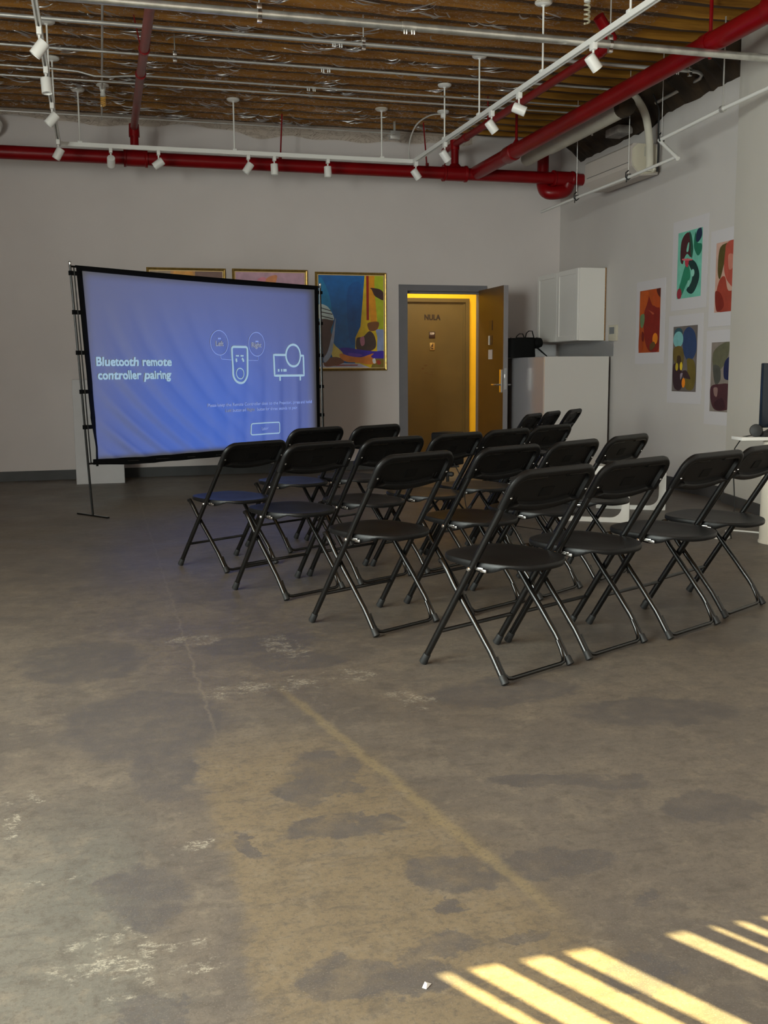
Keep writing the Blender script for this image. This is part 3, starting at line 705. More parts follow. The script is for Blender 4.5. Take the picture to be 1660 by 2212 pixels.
art_print(8.765, 8.13, 0.825, 1.645, (8.672, 8.226, 0.934, 1.541), 'blue, olive and brown abstract print with yellow ovals, in the lower row', (92, 84, 80), [
    ((34, 54, 90), S([(.46, .92), (.66, .98), (.90, .88), (.98, .65), (.84, .50), (.62, .48), (.44, .62), (.40, .80)])), ((40, 70, 80), ell(.22, .90, .18, .08)),
    ((108, 160, 160), ell(.22, .80, .21, .125)), ((92, 76, 30), S([(.04, .66), (.30, .70), (.46, .60), (.44, .42), (.20, .40), (.04, .50)])),
    ((44, 22, 30), S([(.06, .42), (.30, .40), (.42, .30), (.46, .12), (.34, .02), (.12, .05), (.03, .2)])), ((92, 78, 28), S([(.62, .50), (.90, .46), (.98, .25), (.90, .05), (.66, .03), (.52, .14), (.64, .32)])),
    ((52, 34, 20), S([(.20, .54), (.34, .54), (.36, .42), (.22, .40)])), ((198, 168, 36), ell(.38, .39, .055, .065)), ((168, 146, 34), ell(.20, .38, .06, .06)),
    ((50, 30, 34), S([(.42, .30), (.60, .32), (.78, .20), (.62, .20), (.50, .22)])), ((222, 122, 16), ell(.50, .135, .07, .075)), ((130, 118, 130), S([(.36, .27), (.46, .28), (.38, .18)]))])
art_print(8.05, 7.60, 1.511, 2.337, (7.955, 7.61, 1.631, 2.227), 'pink and rust abstract print half hidden by the pilaster, in the upper row', (176, 140, 125), [
    ((72, 62, 22), S([(.15, .90), (.40, .97), (.62, .94), (.40, .70), (.22, .48), (.10, .60)])), ((156, 66, 52), S([(.50, .97), (1, 1), (1, .35), (.6, .42), (.40, .60), (.42, .85)])),
    ((140, 52, 36), S([(.20, .46), (.45, .50), (.62, .30), (1, .28), (1, .02), (.20, .01), (.05, .22)])), ((172, 108, 92), S([(.58, .80), (.82, .78), (.80, .62), (.62, .60)])), ((112, 30, 18), S([(.02, .30), (.30, .26), (.45, .08), (.12, .02)]))])
art_print(8.065, 7.60, 0.652, 1.478, (7.975, 7.61, 0.768, 1.374), 'grey, navy and plum abstract print half hidden by the pilaster, in the lower row', (118, 108, 100), [
    ((86, 84, 64), S([(.08, .85), (.45, .97), (.80, .98), (.70, .75), (.40, .60), (.12, .62)])), ((20, 28, 66), S([(.60, .70), (.85, .80), (1, .78), (1, .50), (.62, .48)])),
    ((66, 66, 60), S([(.10, .66), (.40, .64), (.45, .46), (.22, .40)])), ((62, 30, 36), S([(.04, .36), (.40, .40), (.90, .38), (1, .10), (.60, .02), (.20, .04), (.02, .2)])),
    ((120, 94, 88), S([(.16, .34), (.34, .34), (.32, .22), (.2, .24)])), ((48, 18, 26), S([(.20, .12), (.55, .20), (.70, .06), (.36, .03)]))])

# ------------------------------------------------------------------ folding chairs
def chair_proto():
    t = thing('folding_chair', '', 'chair')
    sl = (0.262 + 0.178) / 0.70
    def fy(z): return 0.262 - sl * z
    ln = math.hypot(sl, 1.0)
    # seat: dished plastic shell with a rounded rear and side skirts
    out = []
    for i in range(56):
        a = 2 * PI * i / 56
        c_, s_ = math.cos(a), math.sin(a)
        e = 0.62 if s_ > 0 else 0.86
        x = 0.198 * (1 if c_ > 0 else -1) * abs(c_) ** e
        y = (0.225 * abs(s_) ** 0.55) if s_ > 0 else -0.205 * abs(s_) ** 1.0
        if s_ > 0: y += -0.012 * (1 - (x / 0.2) ** 2) * 0 + 0.010 * (1 - (x / 0.2) ** 2)
        out.append((x, y))
    w = MB(); n = len(out); vs = []; fs = []
    def zt(x, y): return 0.441 + 0.020 * y
    def low(x, y):
        d = 0.022
        if abs(x) > 0.13: d += 0.016 * math.exp(-((y + 0.035) / 0.07) ** 2)
        if abs(x) > 0.10: d -= 0.012 * math.exp(-((y + 0.13) / 0.03) ** 2)
        return d
    loops = [(0.93, lambda x, y: zt(x, y) - low(x, y) - 0.000), (0.985, lambda x, y: zt(x, y) - low(x, y)), (1.0, lambda x, y: zt(x, y) - low(x, y) + 0.006), (1.0, lambda x, y: zt(x, y) - 0.006), (0.985, lambda x, y: zt(x, y)),
             (0.94, lambda x, y: zt(x, y) + 0.0005), (0.80, lambda x, y: zt(x, y) - 0.004), (0.5, lambda x, y: zt(x, y) - 0.010), (0.2, lambda x, y: zt(x, y) - 0.012)]
    for k_, zf in loops:
        for x, y in out: vs.append((x * k_, y * k_, zf(x, y)))
    for j in range(len(loops) - 1):
        for i in range(n): fs.append((j * n + i, j * n + (i + 1) % n, (j + 1) * n + (i + 1) % n, (j + 1) * n + i))
    fs.append(tuple((len(loops) - 1) * n + i for i in range(n)))
    # underside, recessed inside the skirt
    o0 = len(vs)
    for x, y in out: vs.append((x * 0.93, y * 0.93, zt(x, y) - 0.014))
    for i in range(n): fs.append((i, (i + 1) % n, o0 + (i + 1) % n, o0 + i))
    fs.append(tuple(o0 + i for i in range(n)))
    w.add(vs, fs)
    w.build('seat', M['black_plastic'], t, smooth=50)
    # backrest shell wrapped round the frame tube
    oz = 0.632; nrm = Vector((0, 1 / ln, sl / ln)); upv = Vector((0, -sl / ln, 1 / ln))
    base = Vector((0, fy(oz), oz))
    def P(x, s, nn): 
        bow = 0.0
        return base + upv * s + nrm * (nn + bow) + Vector((x, 0, 0))
    Ht = 0.160 * ln
    pts = [(-0.205, 0.028)] + [(-0.205 + 0.41 * i / 16, 0.028 - 0.030 * (1 - (2 * i / 16 - 1) ** 2)) for i in range(1, 16)] + [(0.205, 0.028), (0.232, 0.026)]
    r = 0.072
    pts += [(0.233, Ht - r - 0.02)] + [(0.233 - r + r * math.cos(a), Ht - r + r * math.sin(a)) for a in [PI / 2 * i / 9 for i in range(10)]]
    pts += [(-p_[0], p_[1]) for p_ in pts[::-1] if p_[1] > 0.0265 or abs(p_[0]) > 0.21][:]
    # keep a clean closed loop
    loop = []
    for p_ in pts:
        if not loop or (abs(p_[0] - loop[-1][0]) + abs(p_[1] - loop[-1][1])) > 1e-5: loop.append(p_)
    if (abs(loop[0][0] - loop[-1][0]) + abs(loop[0][1] - loop[-1][1])) < 1e-5: loop.pop()
    # drop any revisited start point
    seen = []; 
    for p_ in loop:
        if all(abs(p_[0] - q_[0]) + abs(p_[1] - q_[1]) > 1e-5 for q_ in seen): seen.append(p_)
    loop = seen; n = len(loop)
    cx_, cy_ = 0.0, Ht * 0.5
    def inset(p_, d):
        # move the point towards an inner rounded box by d
        x, s = p_
        ix = max(-0.233 + 0.09, min(0.233 - 0.09, x)); iy = max(0.05, min(Ht - 0.09, s))
        v = Vector((ix - x, iy - s)); L_ = v.length
        if L_ < 1e-6: return p_
        return (x + v.x / L_ * min(d, L_), s + v.y / L_ * min(d, L_))
    rings = [(0.0, 0.0), (0.004, -0.010), (0.010, -0.0135), (0.026, -0.0135), (0.032, -0.010), (0.036, 0.004)]
    front = [(0.004, 0.010), (0.010, 0.0135), (0.030, 0.0120), (0.045, 0.0105)]
    w = MB(); vs = []; fs = []
    allr = rings[::-1] + front
    for d, nn in allr:
        for p_ in loop:
            q_ = inset(p_, d); vs.append(P(q_[0], q_[1], nn))
    for j in range(len(allr) - 1):
        for i in range(n): fs.append((j * n + i, j * n + (i + 1) % n, (j + 1) * n + (i + 1) % n, (j + 1) * n + i))
    # close both faces with strips across the width (follow the bow)
    def cap(base_i, flip):
        idx = list(range(n))
        bot = [i for i in idx if loop[i][1] < 0.035]; top = [i for i in idx if loop[i][1] >= 0.035]
        fs.append(tuple(base_i + i for i in idx))
    cap(0, False); cap((len(allr) - 1) * n, True)
    w.add(vs, fs)
    # moulded ribs low on both sides
    for sx_ in (-1, 1):
        for xa, h_ in ((0.168, 0.026), (0.150, 0.022)):
            A = P(sx_ * xa, 0.046, 0.002); B_ = P(sx_ * xa, 0.046 + h_, 0.002)
            w.tube([A, B_], 0.0012, 5)
    back = w.build('backrest', M['black_plastic'], t, smooth=40)
    w = MB(); q = [(-0.034, 0.058), (0.034, 0.058), (0.036, 0.098), (-0.032, 0.098)]
    w.prism(q, 0.0030, 0.0055, lambda a, b_, h: P(a, b_, h - 0.001))
    w.build('moulded_panel', M['black_stamp'], back, smooth=0)
    # front legs: one tube each, from inside the backrest to the floor
    for sx_ in (-1, 1):
        path = []
        xt = 0.2125
        zr = [0.025, 0.15, 0.30, 0.42, 0.60, 0.70, 0.735]
        for z in zr: path.append((sx_ * xt, fy(z), z))
        for a in (0.35, 0.7, 1.05, 1.4): path.append((sx_ * (xt - 0.05 * (1 - math.cos(a))), fy(0.735 + 0.032 * math.sin(a)), 0.735 + 0.032 * math.sin(a)))
        path.append((sx_ * 0.06, fy(0.767), 0.767))
        w = MB(); w.tube(path, 0.0130, 12); lg = w.build('leg', M['black_metal'], t, smooth=60)
        d = Vector((0, fy(0) - fy(0.1), -0.1)).normalized()
        w = MB(); w.lathe([(0.0135, 0.0), (0.0150, -0.004), (0.0155, -0.026), (0.0170, -0.040), (0.0168, -0.045), (0.010, -0.047)], Vector((sx_ * xt, fy(0.047), 0.047)) , 14, axis=-d)
        w.build('foot_cap', M['rubber'], lg)
        w = MB(); c0 = Vector((sx_ * (xt - 0.002), fy(0.70), 0.70)) - nrm * 0.0135
        w.lathe([(0.0048, 0), (0.0046, 0.0018), (0.0030, 0.0034), (0.0008, 0.004)], c0, 10, axis=-nrm)
        w.build('rivet', M['chrome'], lg)
    # rear legs: bent tubes from under the seat to the floor
    rp = [(0.186, 0.417), (0.178, 0.423), (0.150, 0.390), (0.109, 0.333), (0.055, 0.268), (0.002, 0.207), (-0.045, 0.150), (-0.075, 0.115), (-0.096, 0.085), (-0.122, 0.046), (-0.138, 0.022)]
    for sx_ in (-1, 1):
        w = MB(); w.tube([(sx_ * 0.188, y, z) for y, z in rp], 0.0116, 12); lg = w.build('leg', M['black_metal'], t, smooth=60)
        d = Vector((0, -0.138 + 0.122, 0.022 - 0.046)).normalized()
        w = MB(); w.lathe([(0.0125, 0), (0.0140, -0.004), (0.0146, -0.024), (0.0162, -0.034), (0.010, -0.037)], Vector((sx_ * 0.188, -0.1325, 0.0360)), 14, axis=-d)
        w.build('foot_cap', M['rubber'], lg)
    # stretcher between the front legs
    w = MB(); w.tube([(-0.212, fy(0.148), 0.148), (0.212, fy(0.148), 0.148)], 0.0100, 8, flat=0.8)
    w.build('stretcher', M['black_metal'], t)
    # floor bar between the rear legs
    fb = [(0.176, -0.094, 0.094), (0.176, -0.112, 0.062), (0.172, -0.128, 0.034), (0.160, -0.138, 0.020), (0.140, -0.141, 0.0165)]
    path = [(-x, y, z) for x, y, z in fb] + [(x, y, z) for x, y, z in fb[::-1]]
    w = MB(); w.tube(path, 0.0082, 8); w.build('floor_bar', M['black_metal'], t, smooth=60)
    # zinc hinge brackets where seat meets front legs
    for sx_ in (-1, 1):
        w = MB()
        w.bbox(sx_ * 0.2025 - 0.0025, sx_ * 0.2025 + 0.0025, -0.050, 0.018, 0.412, 0.424, 0.002)
        w.lathe([(0.0085, 0), (0.0085, 0.004), (0.005, 0.007)], (sx_ * 0.2245, fy(0.416), 0.416), 12, axis=(sx_, 0, 0))
        w.bbox(sx_ * 0.2055 - 0.003, sx_ * 0.2055 + 0.003, -0.068, -0.038, 0.408, 0.420, 0.0025)
        w.build('hinge_bracket', M['chrome'], t)
    return t
chairs = [
    ('a1', 1.482, 3.531, 0.450, 'black folding chair nearest the camera, first of the rearmost row of chairs'),
    ('a2', 1.923, 3.737, 0.456, 'black folding chair second from the open floor in the rearmost row'),
    ('a3', 2.392, 3.915, 0.455, 'black folding chair third from the open floor in the rearmost row'),
    ('a4', 2.826, 4.179, 0.507, 'black folding chair of the rearmost row, beside the cream pedestal table'),
    ('b1', 1.204, 4.328, 0.488, 'black folding chair at the open-floor end of the second row from the back'),
    ('b2', 1.730, 4.563, 0.491, 'black folding chair second from the open floor in the second row from the back'),
    ('b3', 2.151, 4.767, 0.565, 'black folding chair third from the open floor in the second row from the back'),
    ('b4', 2.606, 5.059, 0.600, 'black folding chair in front of the white low table, last of the second row'),
    ('c1', 0.958, 5.146, 0.498, 'black folding chair at the open-floor end of the third row from the back'),
    ('c2', 1.405, 5.378, 0.490, 'black folding chair second from the open floor in the third row from the back'),
    ('c3', 1.828, 5.576, 0.560, 'black folding chair right in front of the projector on its stand'),
    ('c4', 2.239, 5.836, 0.559, 'black folding chair in the third row whose back lines up below the open door'),
    ('c5', 2.670, 6.147, 0.560, 'black folding chair last in the third row, just before the three by the counter'),
    ('d1', 0.742, 5.953, 0.562, 'black folding chair of the front row standing alone before the projection screen, farthest out'),
    ('d2', 1.213, 6.474, 0.533, 'black folding chair second in the front row, its back overlapping the screen corner'),
    ('d3', 1.638, 6.610, 0.570, 'black folding chair third in the front row, below the blue framed picture'),
    ('e1', 3.230, 7.775, 0.850, 'black folding chair first of three turned chairs before the white counter'),
    ('e2', 3.590, 8.180, 0.850, 'black folding chair in the middle of three turned chairs before the white counter'),
    ('e3', 3.970, 8.530, 0.850, 'black folding chair nearest the white counter panel, highest of the three turned chairs'),
]
proto = chair_proto()
for i, (nm, x, y, rz, lab) in enumerate(chairs):
    o = proto if i == 0 else copy_tree(proto)
    o.location = (x, y, 0); o.rotation_euler = (0, 0, rz)
    if nm == 'd1': o.scale = (1, 1, 0.945)
    tag(o, lab, 'chair', 'black folding chairs facing the screen')

# ------------------------------------------------------------------ projection screen
SP = Vector((-0.13, 8.409, 0)); SD = Vector((0.829, 0.559, 0)).normalized(); SN = Vector((SD.y, -SD.x, 0))   # SN faces the chairs
def fold(s, z):
    u = s / 2.7; v = (1.95 - z) / 1.5
    a = 0.0
    # sweeping folds that fall from the pole side to the lower edge
    q = u * 1.0 - 0.42 * v * v
    env = max(0.0, min(1.0, v * 1.3 - 0.12)) * max(0.0, 1.0 - u * 1.25) * min(1.0, max(0.12, (s - 0.08) / 0.30))
    a += 0.024 * env * math.sin(2 * PI * (q * 9.0 + 0.15)) + 0.006 * env * math.sin(2 * PI * (q * 19 + 0.3))
    env2 = max(0.0, min(1.0, v * 1.4 - 0.35)) * max(0.0, (u - 0.35) / 0.65)
    a += 0.014 * env2 * math.sin(2 * PI * (u * 10.5 + 0.05 * v)) + 0.004 * env2 * math.sin(2 * PI * u * 23)
    a += 0.02 * math.sin(PI * max(0, min(1, u))) * math.sin(PI * max(0, min(1, v)))
    return a
def spt(s, z, h=0.0): return SP + SD * s + SN * (h + fold(s, z)) + Vector((0, 0, z))
def edgeL(z):   # white area, pole side edge
    t = max(0, min(1, (1.938 - z) / 1.478)); return 0.054 + 0.082 * t - 0.012 * t * t
WT = lambda s: 1.938 - 0.012 * math.sin(PI * s / 2.7)
WB = lambda s: 0.460 - 0.014 * min(1, s / 0.6)
scr_label = 'black framed projection screen showing a blue pairing page, on pole stand'
st = thing('projection_screen', scr_label, 'projection screen', (SP.x, SP.y, 0))
def fabric_mat():
    m, nt, out = new_mat('projection_fabric')
    d = nt.nodes.new('ShaderNodeBsdfDiffuse'); d.inputs[0].default_value = (0.21, 0.207, 0.22, 1)
    nt.links.new(d.outputs[0], out.inputs[0]); return m
M['fabric'] = fabric_mat()
w = MB(); nx, nz = 130, 80; vs = []
for j in range(nz + 1):
    for i in range(nx + 1):
        tz = j / nz; sg = i / nx
        z0 = 0.45 + (1.938 - 0.45) * tz
        s0 = edgeL(z0); s = s0 + (2.656 - s0) * sg
        z = WB(s) + (WT(s) - WB(s)) * tz
        vs.append(spt(s, z))
w.add(vs, [(j * (nx + 1) + i, j * (nx + 1) + i + 1, (j + 1) * (nx + 1) + i + 1, (j + 1) * (nx + 1) + i) for j in range(nz) for i in range(nx)])
fabric = w.build('fabric', M['fabric'], st, SP, smooth=180)
# black border: strip following the white area, thickened
def strip(inner, outer, name):
    w = MB(); n_ = len(inner); vs = []
    for h in (0.002, -0.004):
        vs += [spt(p_[0], p_[1], h) for p_ in inner]; vs += [spt(p_[0], p_[1], h) for p_ in outer]
    fs = []
    for i in range(n_ - 1):
        fs += [(i, i + 1, n_ + i + 1, n_ + i), (2 * n_ + i, 3 * n_ + i, 3 * n_ + i + 1, 2 * n_ + i + 1), (i, 2 * n_ + i, 2 * n_ + i + 1, i + 1), (n_ + i, n_ + i + 1, 3 * n_ + i + 1, 3 * n_ + i)]
    fs += [(0, n_, 3 * n_, 2 * n_), (n_ - 1, 3 * n_ - 1, 4 * n_ - 1, 2 * n_ - 1)]
    w.add(vs, fs); return w.build(name, M['black_cloth'], st, SP, smooth=60)
K = 40
strip([(0.03 + 2.66 * i / K, WT(0.03 + 2.66 * i / K)) for i in range(K + 1)], [(-0.005 + 2.715 * i / K, 1.977 - 0.004 * math.sin(PI * i / K)) for i in range(K + 1)], 'border')
strip([(0.08 + 2.60 * i / K, WB(0.08 + 2.6 * i / K)) for i in range(K + 1)], [(0.075 + 2.62 * i / K, 0.415 - 0.026 * min(1, 2.62 * i / K / 0.4)) for i in range(K + 1)], 'border')
lo = []
for i in range(K + 1):
    z = 0.40 + (1.96 - 0.40) * i / K
    o_ = 0.006 + 0.070 * (1.952 - z) / 1.2 if z > 0.80 else (0.068 + 0.040 * math.sin((0.80 - z) / 0.38 * PI * 0.62))
    lo.append((o_, z))
strip([(edgeL(p_[1]), p_[1]) for p_ in lo], lo, 'border')
strip([(2.656, 0.40 + 1.56 * i / K) for i in range(K + 1)], [(2.708, 0.40 + 1.56 * i / K) for i in range(K + 1)], 'border')
# poles
def splain(s, z, h=0.0): return SP + SD * s + SN * h + Vector((0, 0, z))
pL = [splain(0.050, 0.012), splain(0.024, 0.5), splain(-0.008, 1.2), splain(-0.050, 1.983)]
pR = [splain(2.752, 0.012), splain(2.749, 0.6), splain(2.742, 1.3), splain(2.736, 1.986)]
w = MB(); w.tube(pL, 0.0095, 10); poleL = w.build('pole', M['black_metal'], st, SP)
w = MB(); w.tube([p_ + SD * 0.022 + SN * 0.012 for p_ in (splain(0.026, 0.42), splain(-0.008, 1.2), splain(-0.046, 1.955))], 0.005, 8); w.build('brace_rod', M['black_metal'], poleL, SP)
w = MB(); w.tube(pR, 0.0095, 10); poleR = w.build('pole', M['black_metal'], st, SP)
w = MB(); w.tube([p_ - SD * 0.022 + SN * 0.012 for p_ in (splain(2.75, 0.42), splain(2.742, 1.2), splain(2.738, 1.955))], 0.005, 8); w.build('brace_rod', M['black_metal'], poleR, SP)
for po, top in ((poleL, pL[-1]), (poleR, pR[-1])):
    w = MB(); w.lathe([(0.011, 0), (0.012, 0.004), (0.012, 0.018), (0.006, 0.026)], top - Vector((0, 0, 0.006)), 12); w.build('pole_cap', M['chrome'], po, SP)
# top and bottom rails
w = MB(); w.tube([splain(-0.05, 1.966, -0.010), splain(1.35, 1.960, -0.010), splain(2.737, 1.968, -0.010)], 0.008, 8); w.build('crossbar', M['black_metal'], st, SP)
w = MB(); w.tube([splain(0.028, 0.425, -0.010), splain(1.35, 0.405, -0.010), splain(2.75, 0.415, -0.010)], 0.008, 8); w.build('crossbar', M['black_metal'], st, SP)
def pole_s(z): return 0.050 - 0.1 * (z / 1.983)
for z in (1.915, 1.617, 1.305, 1.000, 0.720):
    a = pole_s(z) - 0.012; b_ = (0.006 + 0.070 * (1.952 - z) / 1.2) + 0.02
    for (s0, s1) in ((a, b_), (2.695, 2.757)):
        w = MB(); w.prism([(s0, z - 0.018), (s1, z - 0.016), (s1, z + 0.014), (s0, z + 0.016)], -0.013, 0.013, lambda p_, q_, h: splain(p_, q_, h)); w.build('strap', M['black_cloth'], st, SP, smooth=0)
for po, s_ in ((poleL, 0.050), (poleR, 2.752)):
    w = MB(); w.prism([(s_ - 0.012, -0.21), (s_ + 0.012, -0.21), (s_ + 0.012, 0.21), (s_ - 0.012, 0.21)], 0.0, 0.012, lambda p_, q_, h: splain(p_, h, q_)); w.build('foot', M['black_metal'], po, SP, smooth=0)
# projected picture: lettering and icons lying on the fabric
M['beam_white'] = emis('projected_white', (0.38, 0.56, 0.72, 1), 0.85)
M['beam_pale'] = emis('projected_pale', (0.24, 0.33, 0.72, 1), 0.95)
M['beam_tan'] = emis('projected_tan', (0.30, 0.34, 0.48, 1), 0.85)
FH = 0.006
def on_scr(s0, z0): return lambda a, b_, h: spt(s0 + a, z0 + b_, FH + h)
w = MB()
text_to(w, 'Bluetooth remote', 0.098, on_scr(0.142, 1.200), width=0.725, bold=0.006)
w.build('projected_heading', M['beam_white'], fabric, SP, smooth=0)
w = MB()
text_to(w, 'controller pairing', 0.098, on_scr(0.150, 1.092), width=0.715, bold=0.006)
w.build('projected_heading', M['beam_white'], fabric, SP, smooth=0)
w = MB()
text_to(w, 'Please keep the Remote Controller close to the Projector, press and hold', 0.040, on_scr(1.254, 0.840), width=1.325, bold=0.0016)
text_to(w, 'button and           button for three seconds to pair.', 0.040, on_scr(1.545, 0.788), width=0.83, bold=0.0016)
text_to(w, 'Later', 0.046, on_scr(1.905, 0.604), width=0.095, bold=0.001)
w.build('projected_caption', M['beam_pale'], fabric, SP, smooth=0)
w = MB()
text_to(w, 'Left', 0.040, on_scr(1.475, 0.788), width=0.060); text_to(w, 'Right', 0.040, on_scr(1.735, 0.789), width=0.085)
text_to(w, 'Left', 0.062, on_scr(1.367, 1.375), width=0.090, bold=0.003); text_to(w, 'Right', 0.062, on_scr(1.797, 1.370), width=0.120, bold=0.003)
w.build('projected_caption', M['beam_tan'], fabric, SP, smooth=0)
def stroke(w, pts, th, closed=True, mat=0):
    dense = []
    for i in range(len(pts) if closed else len(pts) - 1):
        a, b_ = pts[i], pts[(i + 1) % len(pts)]; m_ = max(1, int(math.hypot(b_[0] - a[0], b_[1] - a[1]) / 0.02))
        dense += [(a[0] + (b_[0] - a[0]) * k_ / m_, a[1] + (b_[1] - a[1]) * k_ / m_) for k_ in range(m_)]
    if not closed: dense.append(pts[-1])
    pts = dense
    n_ = len(pts); L_ = []; R_ = []
    for i in range(n_):
        a = pts[(i - 1) % n_] if closed or i else pts[i]; b_ = pts[(i + 1) % n_] if closed or i < n_ - 1 else pts[i]
        tx, tz = b_[0] - a[0], b_[1] - a[1]; l_ = math.hypot(tx, tz) or 1
        nx_, nz_ = -tz / l_ * th / 2, tx / l_ * th / 2
        L_.append((pts[i][0] + nx_, pts[i][1] + nz_)); R_.append((pts[i][0] - nx_, pts[i][1] - nz_))
    vs = [spt(p_[0], p_[1], FH) for p_ in L_ + R_]
    w.add(vs, [(i, (i + 1) % n_, n_ + (i + 1) % n_, n_ + i) for i in range(n_ if closed else n_ - 1)], mat)
def rrect(x0, x1, z0, z1, r, rb=None, n_=6):
    rb = rb or r; o_ = []
    for cx, cz, rr, a0 in ((x1 - r, z1 - r, r, 0), (x0 + r, z1 - r, r, PI / 2), (x0 + rb, z0 + rb, rb, PI), (x1 - rb, z0 + rb, rb, 1.5 * PI)):
        o_ += [(cx + rr * math.cos(a0 + PI / 2 * i / n_), cz + rr * math.sin(a0 + PI / 2 * i / n_)) for i in range(n_ + 1)]
    return o_
w = MB()
stroke(w, rrect(1.557, 1.741, 1.047, 1.372, 0.022, 0.090, 10), 0.020)
stroke(w, ell(1.646, 1.132, 0.050, 0.048), 0.009)
for x0 in (1.600, 1.655):
    stroke(w, [(x0, 1.292), (x0 + 0.038, 1.292)], 0.013, False)
stroke(w, [(1.606, 1.268), (1.604, 1.250), (1.612, 1.238)], 0.020, False); stroke(w, [(1.672, 1.270), (1.686, 1.258), (1.692, 1.238)], 0.020, False)
w.build('projected_icon', M['beam_white'], fabric, SP, smooth=0)
w = MB()
stroke(w, [(2.237, 1.304), (2.074, 1.304), (2.080, 1.110), (2.484, 1.110), (2.478, 1.300), (2.438, 1.300)], 0.020, False)
stroke(w, ell(2.337, 1.300, 0.098, 0.103, n=32), 0.020)
for x0 in (2.148, 2.428): stroke(w, [(x0, 1.102), (x0, 1.062)], 0.022, False)
for x0, l_ in ((2.120, 0.022), (2.165, 0.02), (2.200, 0.045)): stroke(w, [(x0, 1.160), (x0 + l_, 1.160)], 0.024, False)
w.build('projected_icon', M['beam_white'], fabric, SP, smooth=0)
w = MB(); stroke(w, rrect(1.774, 2.132, 0.567, 0.671, 0.018), 0.010); w.build('projected_button', M['beam_white'], fabric, SP, smooth=0)
w = MB()
stroke(w, ell(1.411, 1.405, 0.103, 0.108, n=36), 0.007); stroke(w, ell(1.860, 1.399, 0.100, 0.108, n=36), 0.007)
stroke(w, [(1.418, 1.297), (1.424, 1.262), (1.545, 1.255)], 0.005, False); stroke(w, [(1.752, 1.252), (1.868, 1.250), (1.873, 1.290)], 0.005, False)
for x0, z0 in ((1.392, 1.442), (1.845, 1.425)): stroke(w, [(x0, z0), (x0 + 0.038, z0)], 0.013, False)
w.build('projected_icon', M['beam_pale'], fabric, SP, smooth=0)
tag(st, scr_label, 'projection screen')

# white plinth behind the screen
w = MB(); w.bbox(-0.262, 0.226, 10.95, 11.44, 0, 1.083, 0.004, 1)
tag(w.build('plinth', M['plinth'], None, (0, 11.2, 0)), 'white square plinth standing behind the pole of the projection screen', 'plinth')

# projector on a thin stand
pj = Vector((2.545, 7.30, 0))
t = thing('projector', 'black boxy projector on its stand behind the third row', 'projector', (pj.x, pj.y, 0.43))
c0 = Vector((1.014, 9.18, 1.19)); aim = (c0 - Vector((pj.x, pj.y, 0.58))).normalized(); ang = math.atan2(aim.y, aim.x) - PI / 2
mt = Matrix.Translation((pj.x, pj.y, 0)) @ Matrix.Rotation(ang, 4, 'Z')
w = MB(); w.bbox(-0.105, 0.105, -0.085, 0.085, 0.43, 0.68, 0.012, 3, 0, mt); w.build('body', M['black_stamp'], t, (pj.x, pj.y, 0.43))
w = MB(); w.lathe([(0.040, 0), (0.042, 0.012), (0.030, 0.014), (0.028, 0.006)], mt @ Vector((0.02, 0.085, 0.60)), 18, axis=(aim.x, aim.y, 0)); w.build('lens', M['lens_dark'], t, (pj.x, pj.y, 0.43))
w = MB(); w.bbox(-0.09, 0.09, -0.090, -0.086, 0.665, 0.68, 0.001, 1, 0, mt); w.build('vent', M['rubber'], t, (pj.x, pj.y, 0.43))
t = thing('projector_stand', 'thin black tripod stand carrying the black projector', 'stand', (pj.x, pj.y, 0))
w = MB(); w.cyl((pj.x, pj.y, 0.12), (pj.x, pj.y, 0.415), 0.012, 10); w.build('pole', M['black_metal'], t, (pj.x, pj.y, 0))
w = MB(); w.bbox(pj.x - 0.07, pj.x + 0.07, pj.y - 0.07, pj.y + 0.07, 0.415, 0.43, 0.003); w.build('mounting_plate', M['black_metal'], t, (pj.x, pj.y, 0))
w = MB(); w.lathe([(0.016, -0.02), (0.019, -0.01), (0.019, 0.01), (0.014, 0.02)], (pj.x + 0.02, pj.y - 0.02, 0.36), 12, axis=(1, -1, 0)); w.build('knob', M['rubber'], t, (pj.x, pj.y, 0))
for a in (0.3, 0.3 + 2 * PI / 3, 0.3 + 4 * PI / 3):
    w = MB(); w.tube([(pj.x, pj.y, 0.24), (pj.x + 0.22 * math.cos(a), pj.y + 0.22 * math.sin(a), 0.008)], 0.008, 8); w.build('leg', M['black_metal'], t, (pj.x, pj.y, 0))

# ------------------------------------------------------------------ counter, bag, wall cabinet, backsplash, thermostat
CX0, CY0 = 4.577, 10.0
t = thing('counter', 'waist-high glossy white counter wrapping the kitchen corner', 'counter', (CX0, CY0, 0))
o = (CX0, CY0, 0); CXE = wx(10.0) - 0.045
w = MB(); w.bbox(CX0, CXE, CY0, CY0 + 0.035, 0, 1.288, 0.002, 1); w.build('front_panel', M['white_gloss'], t, o)
w = MB(); w.bbox(CX0, CX0 + 0.035, CY0 + 0.035, YB - 0.03, 0, 1.286, 0.002, 1); w.build('side_panel', M['grey_gloss'], t, o)
w = MB(); w.bbox(CX0 + 0.035, CXE + 0.02, CY0 + 0.035, YB - 0.03, 1.24, 1.285, 0.002, 1); w.build('worktop', M['white_gloss'], t, o)
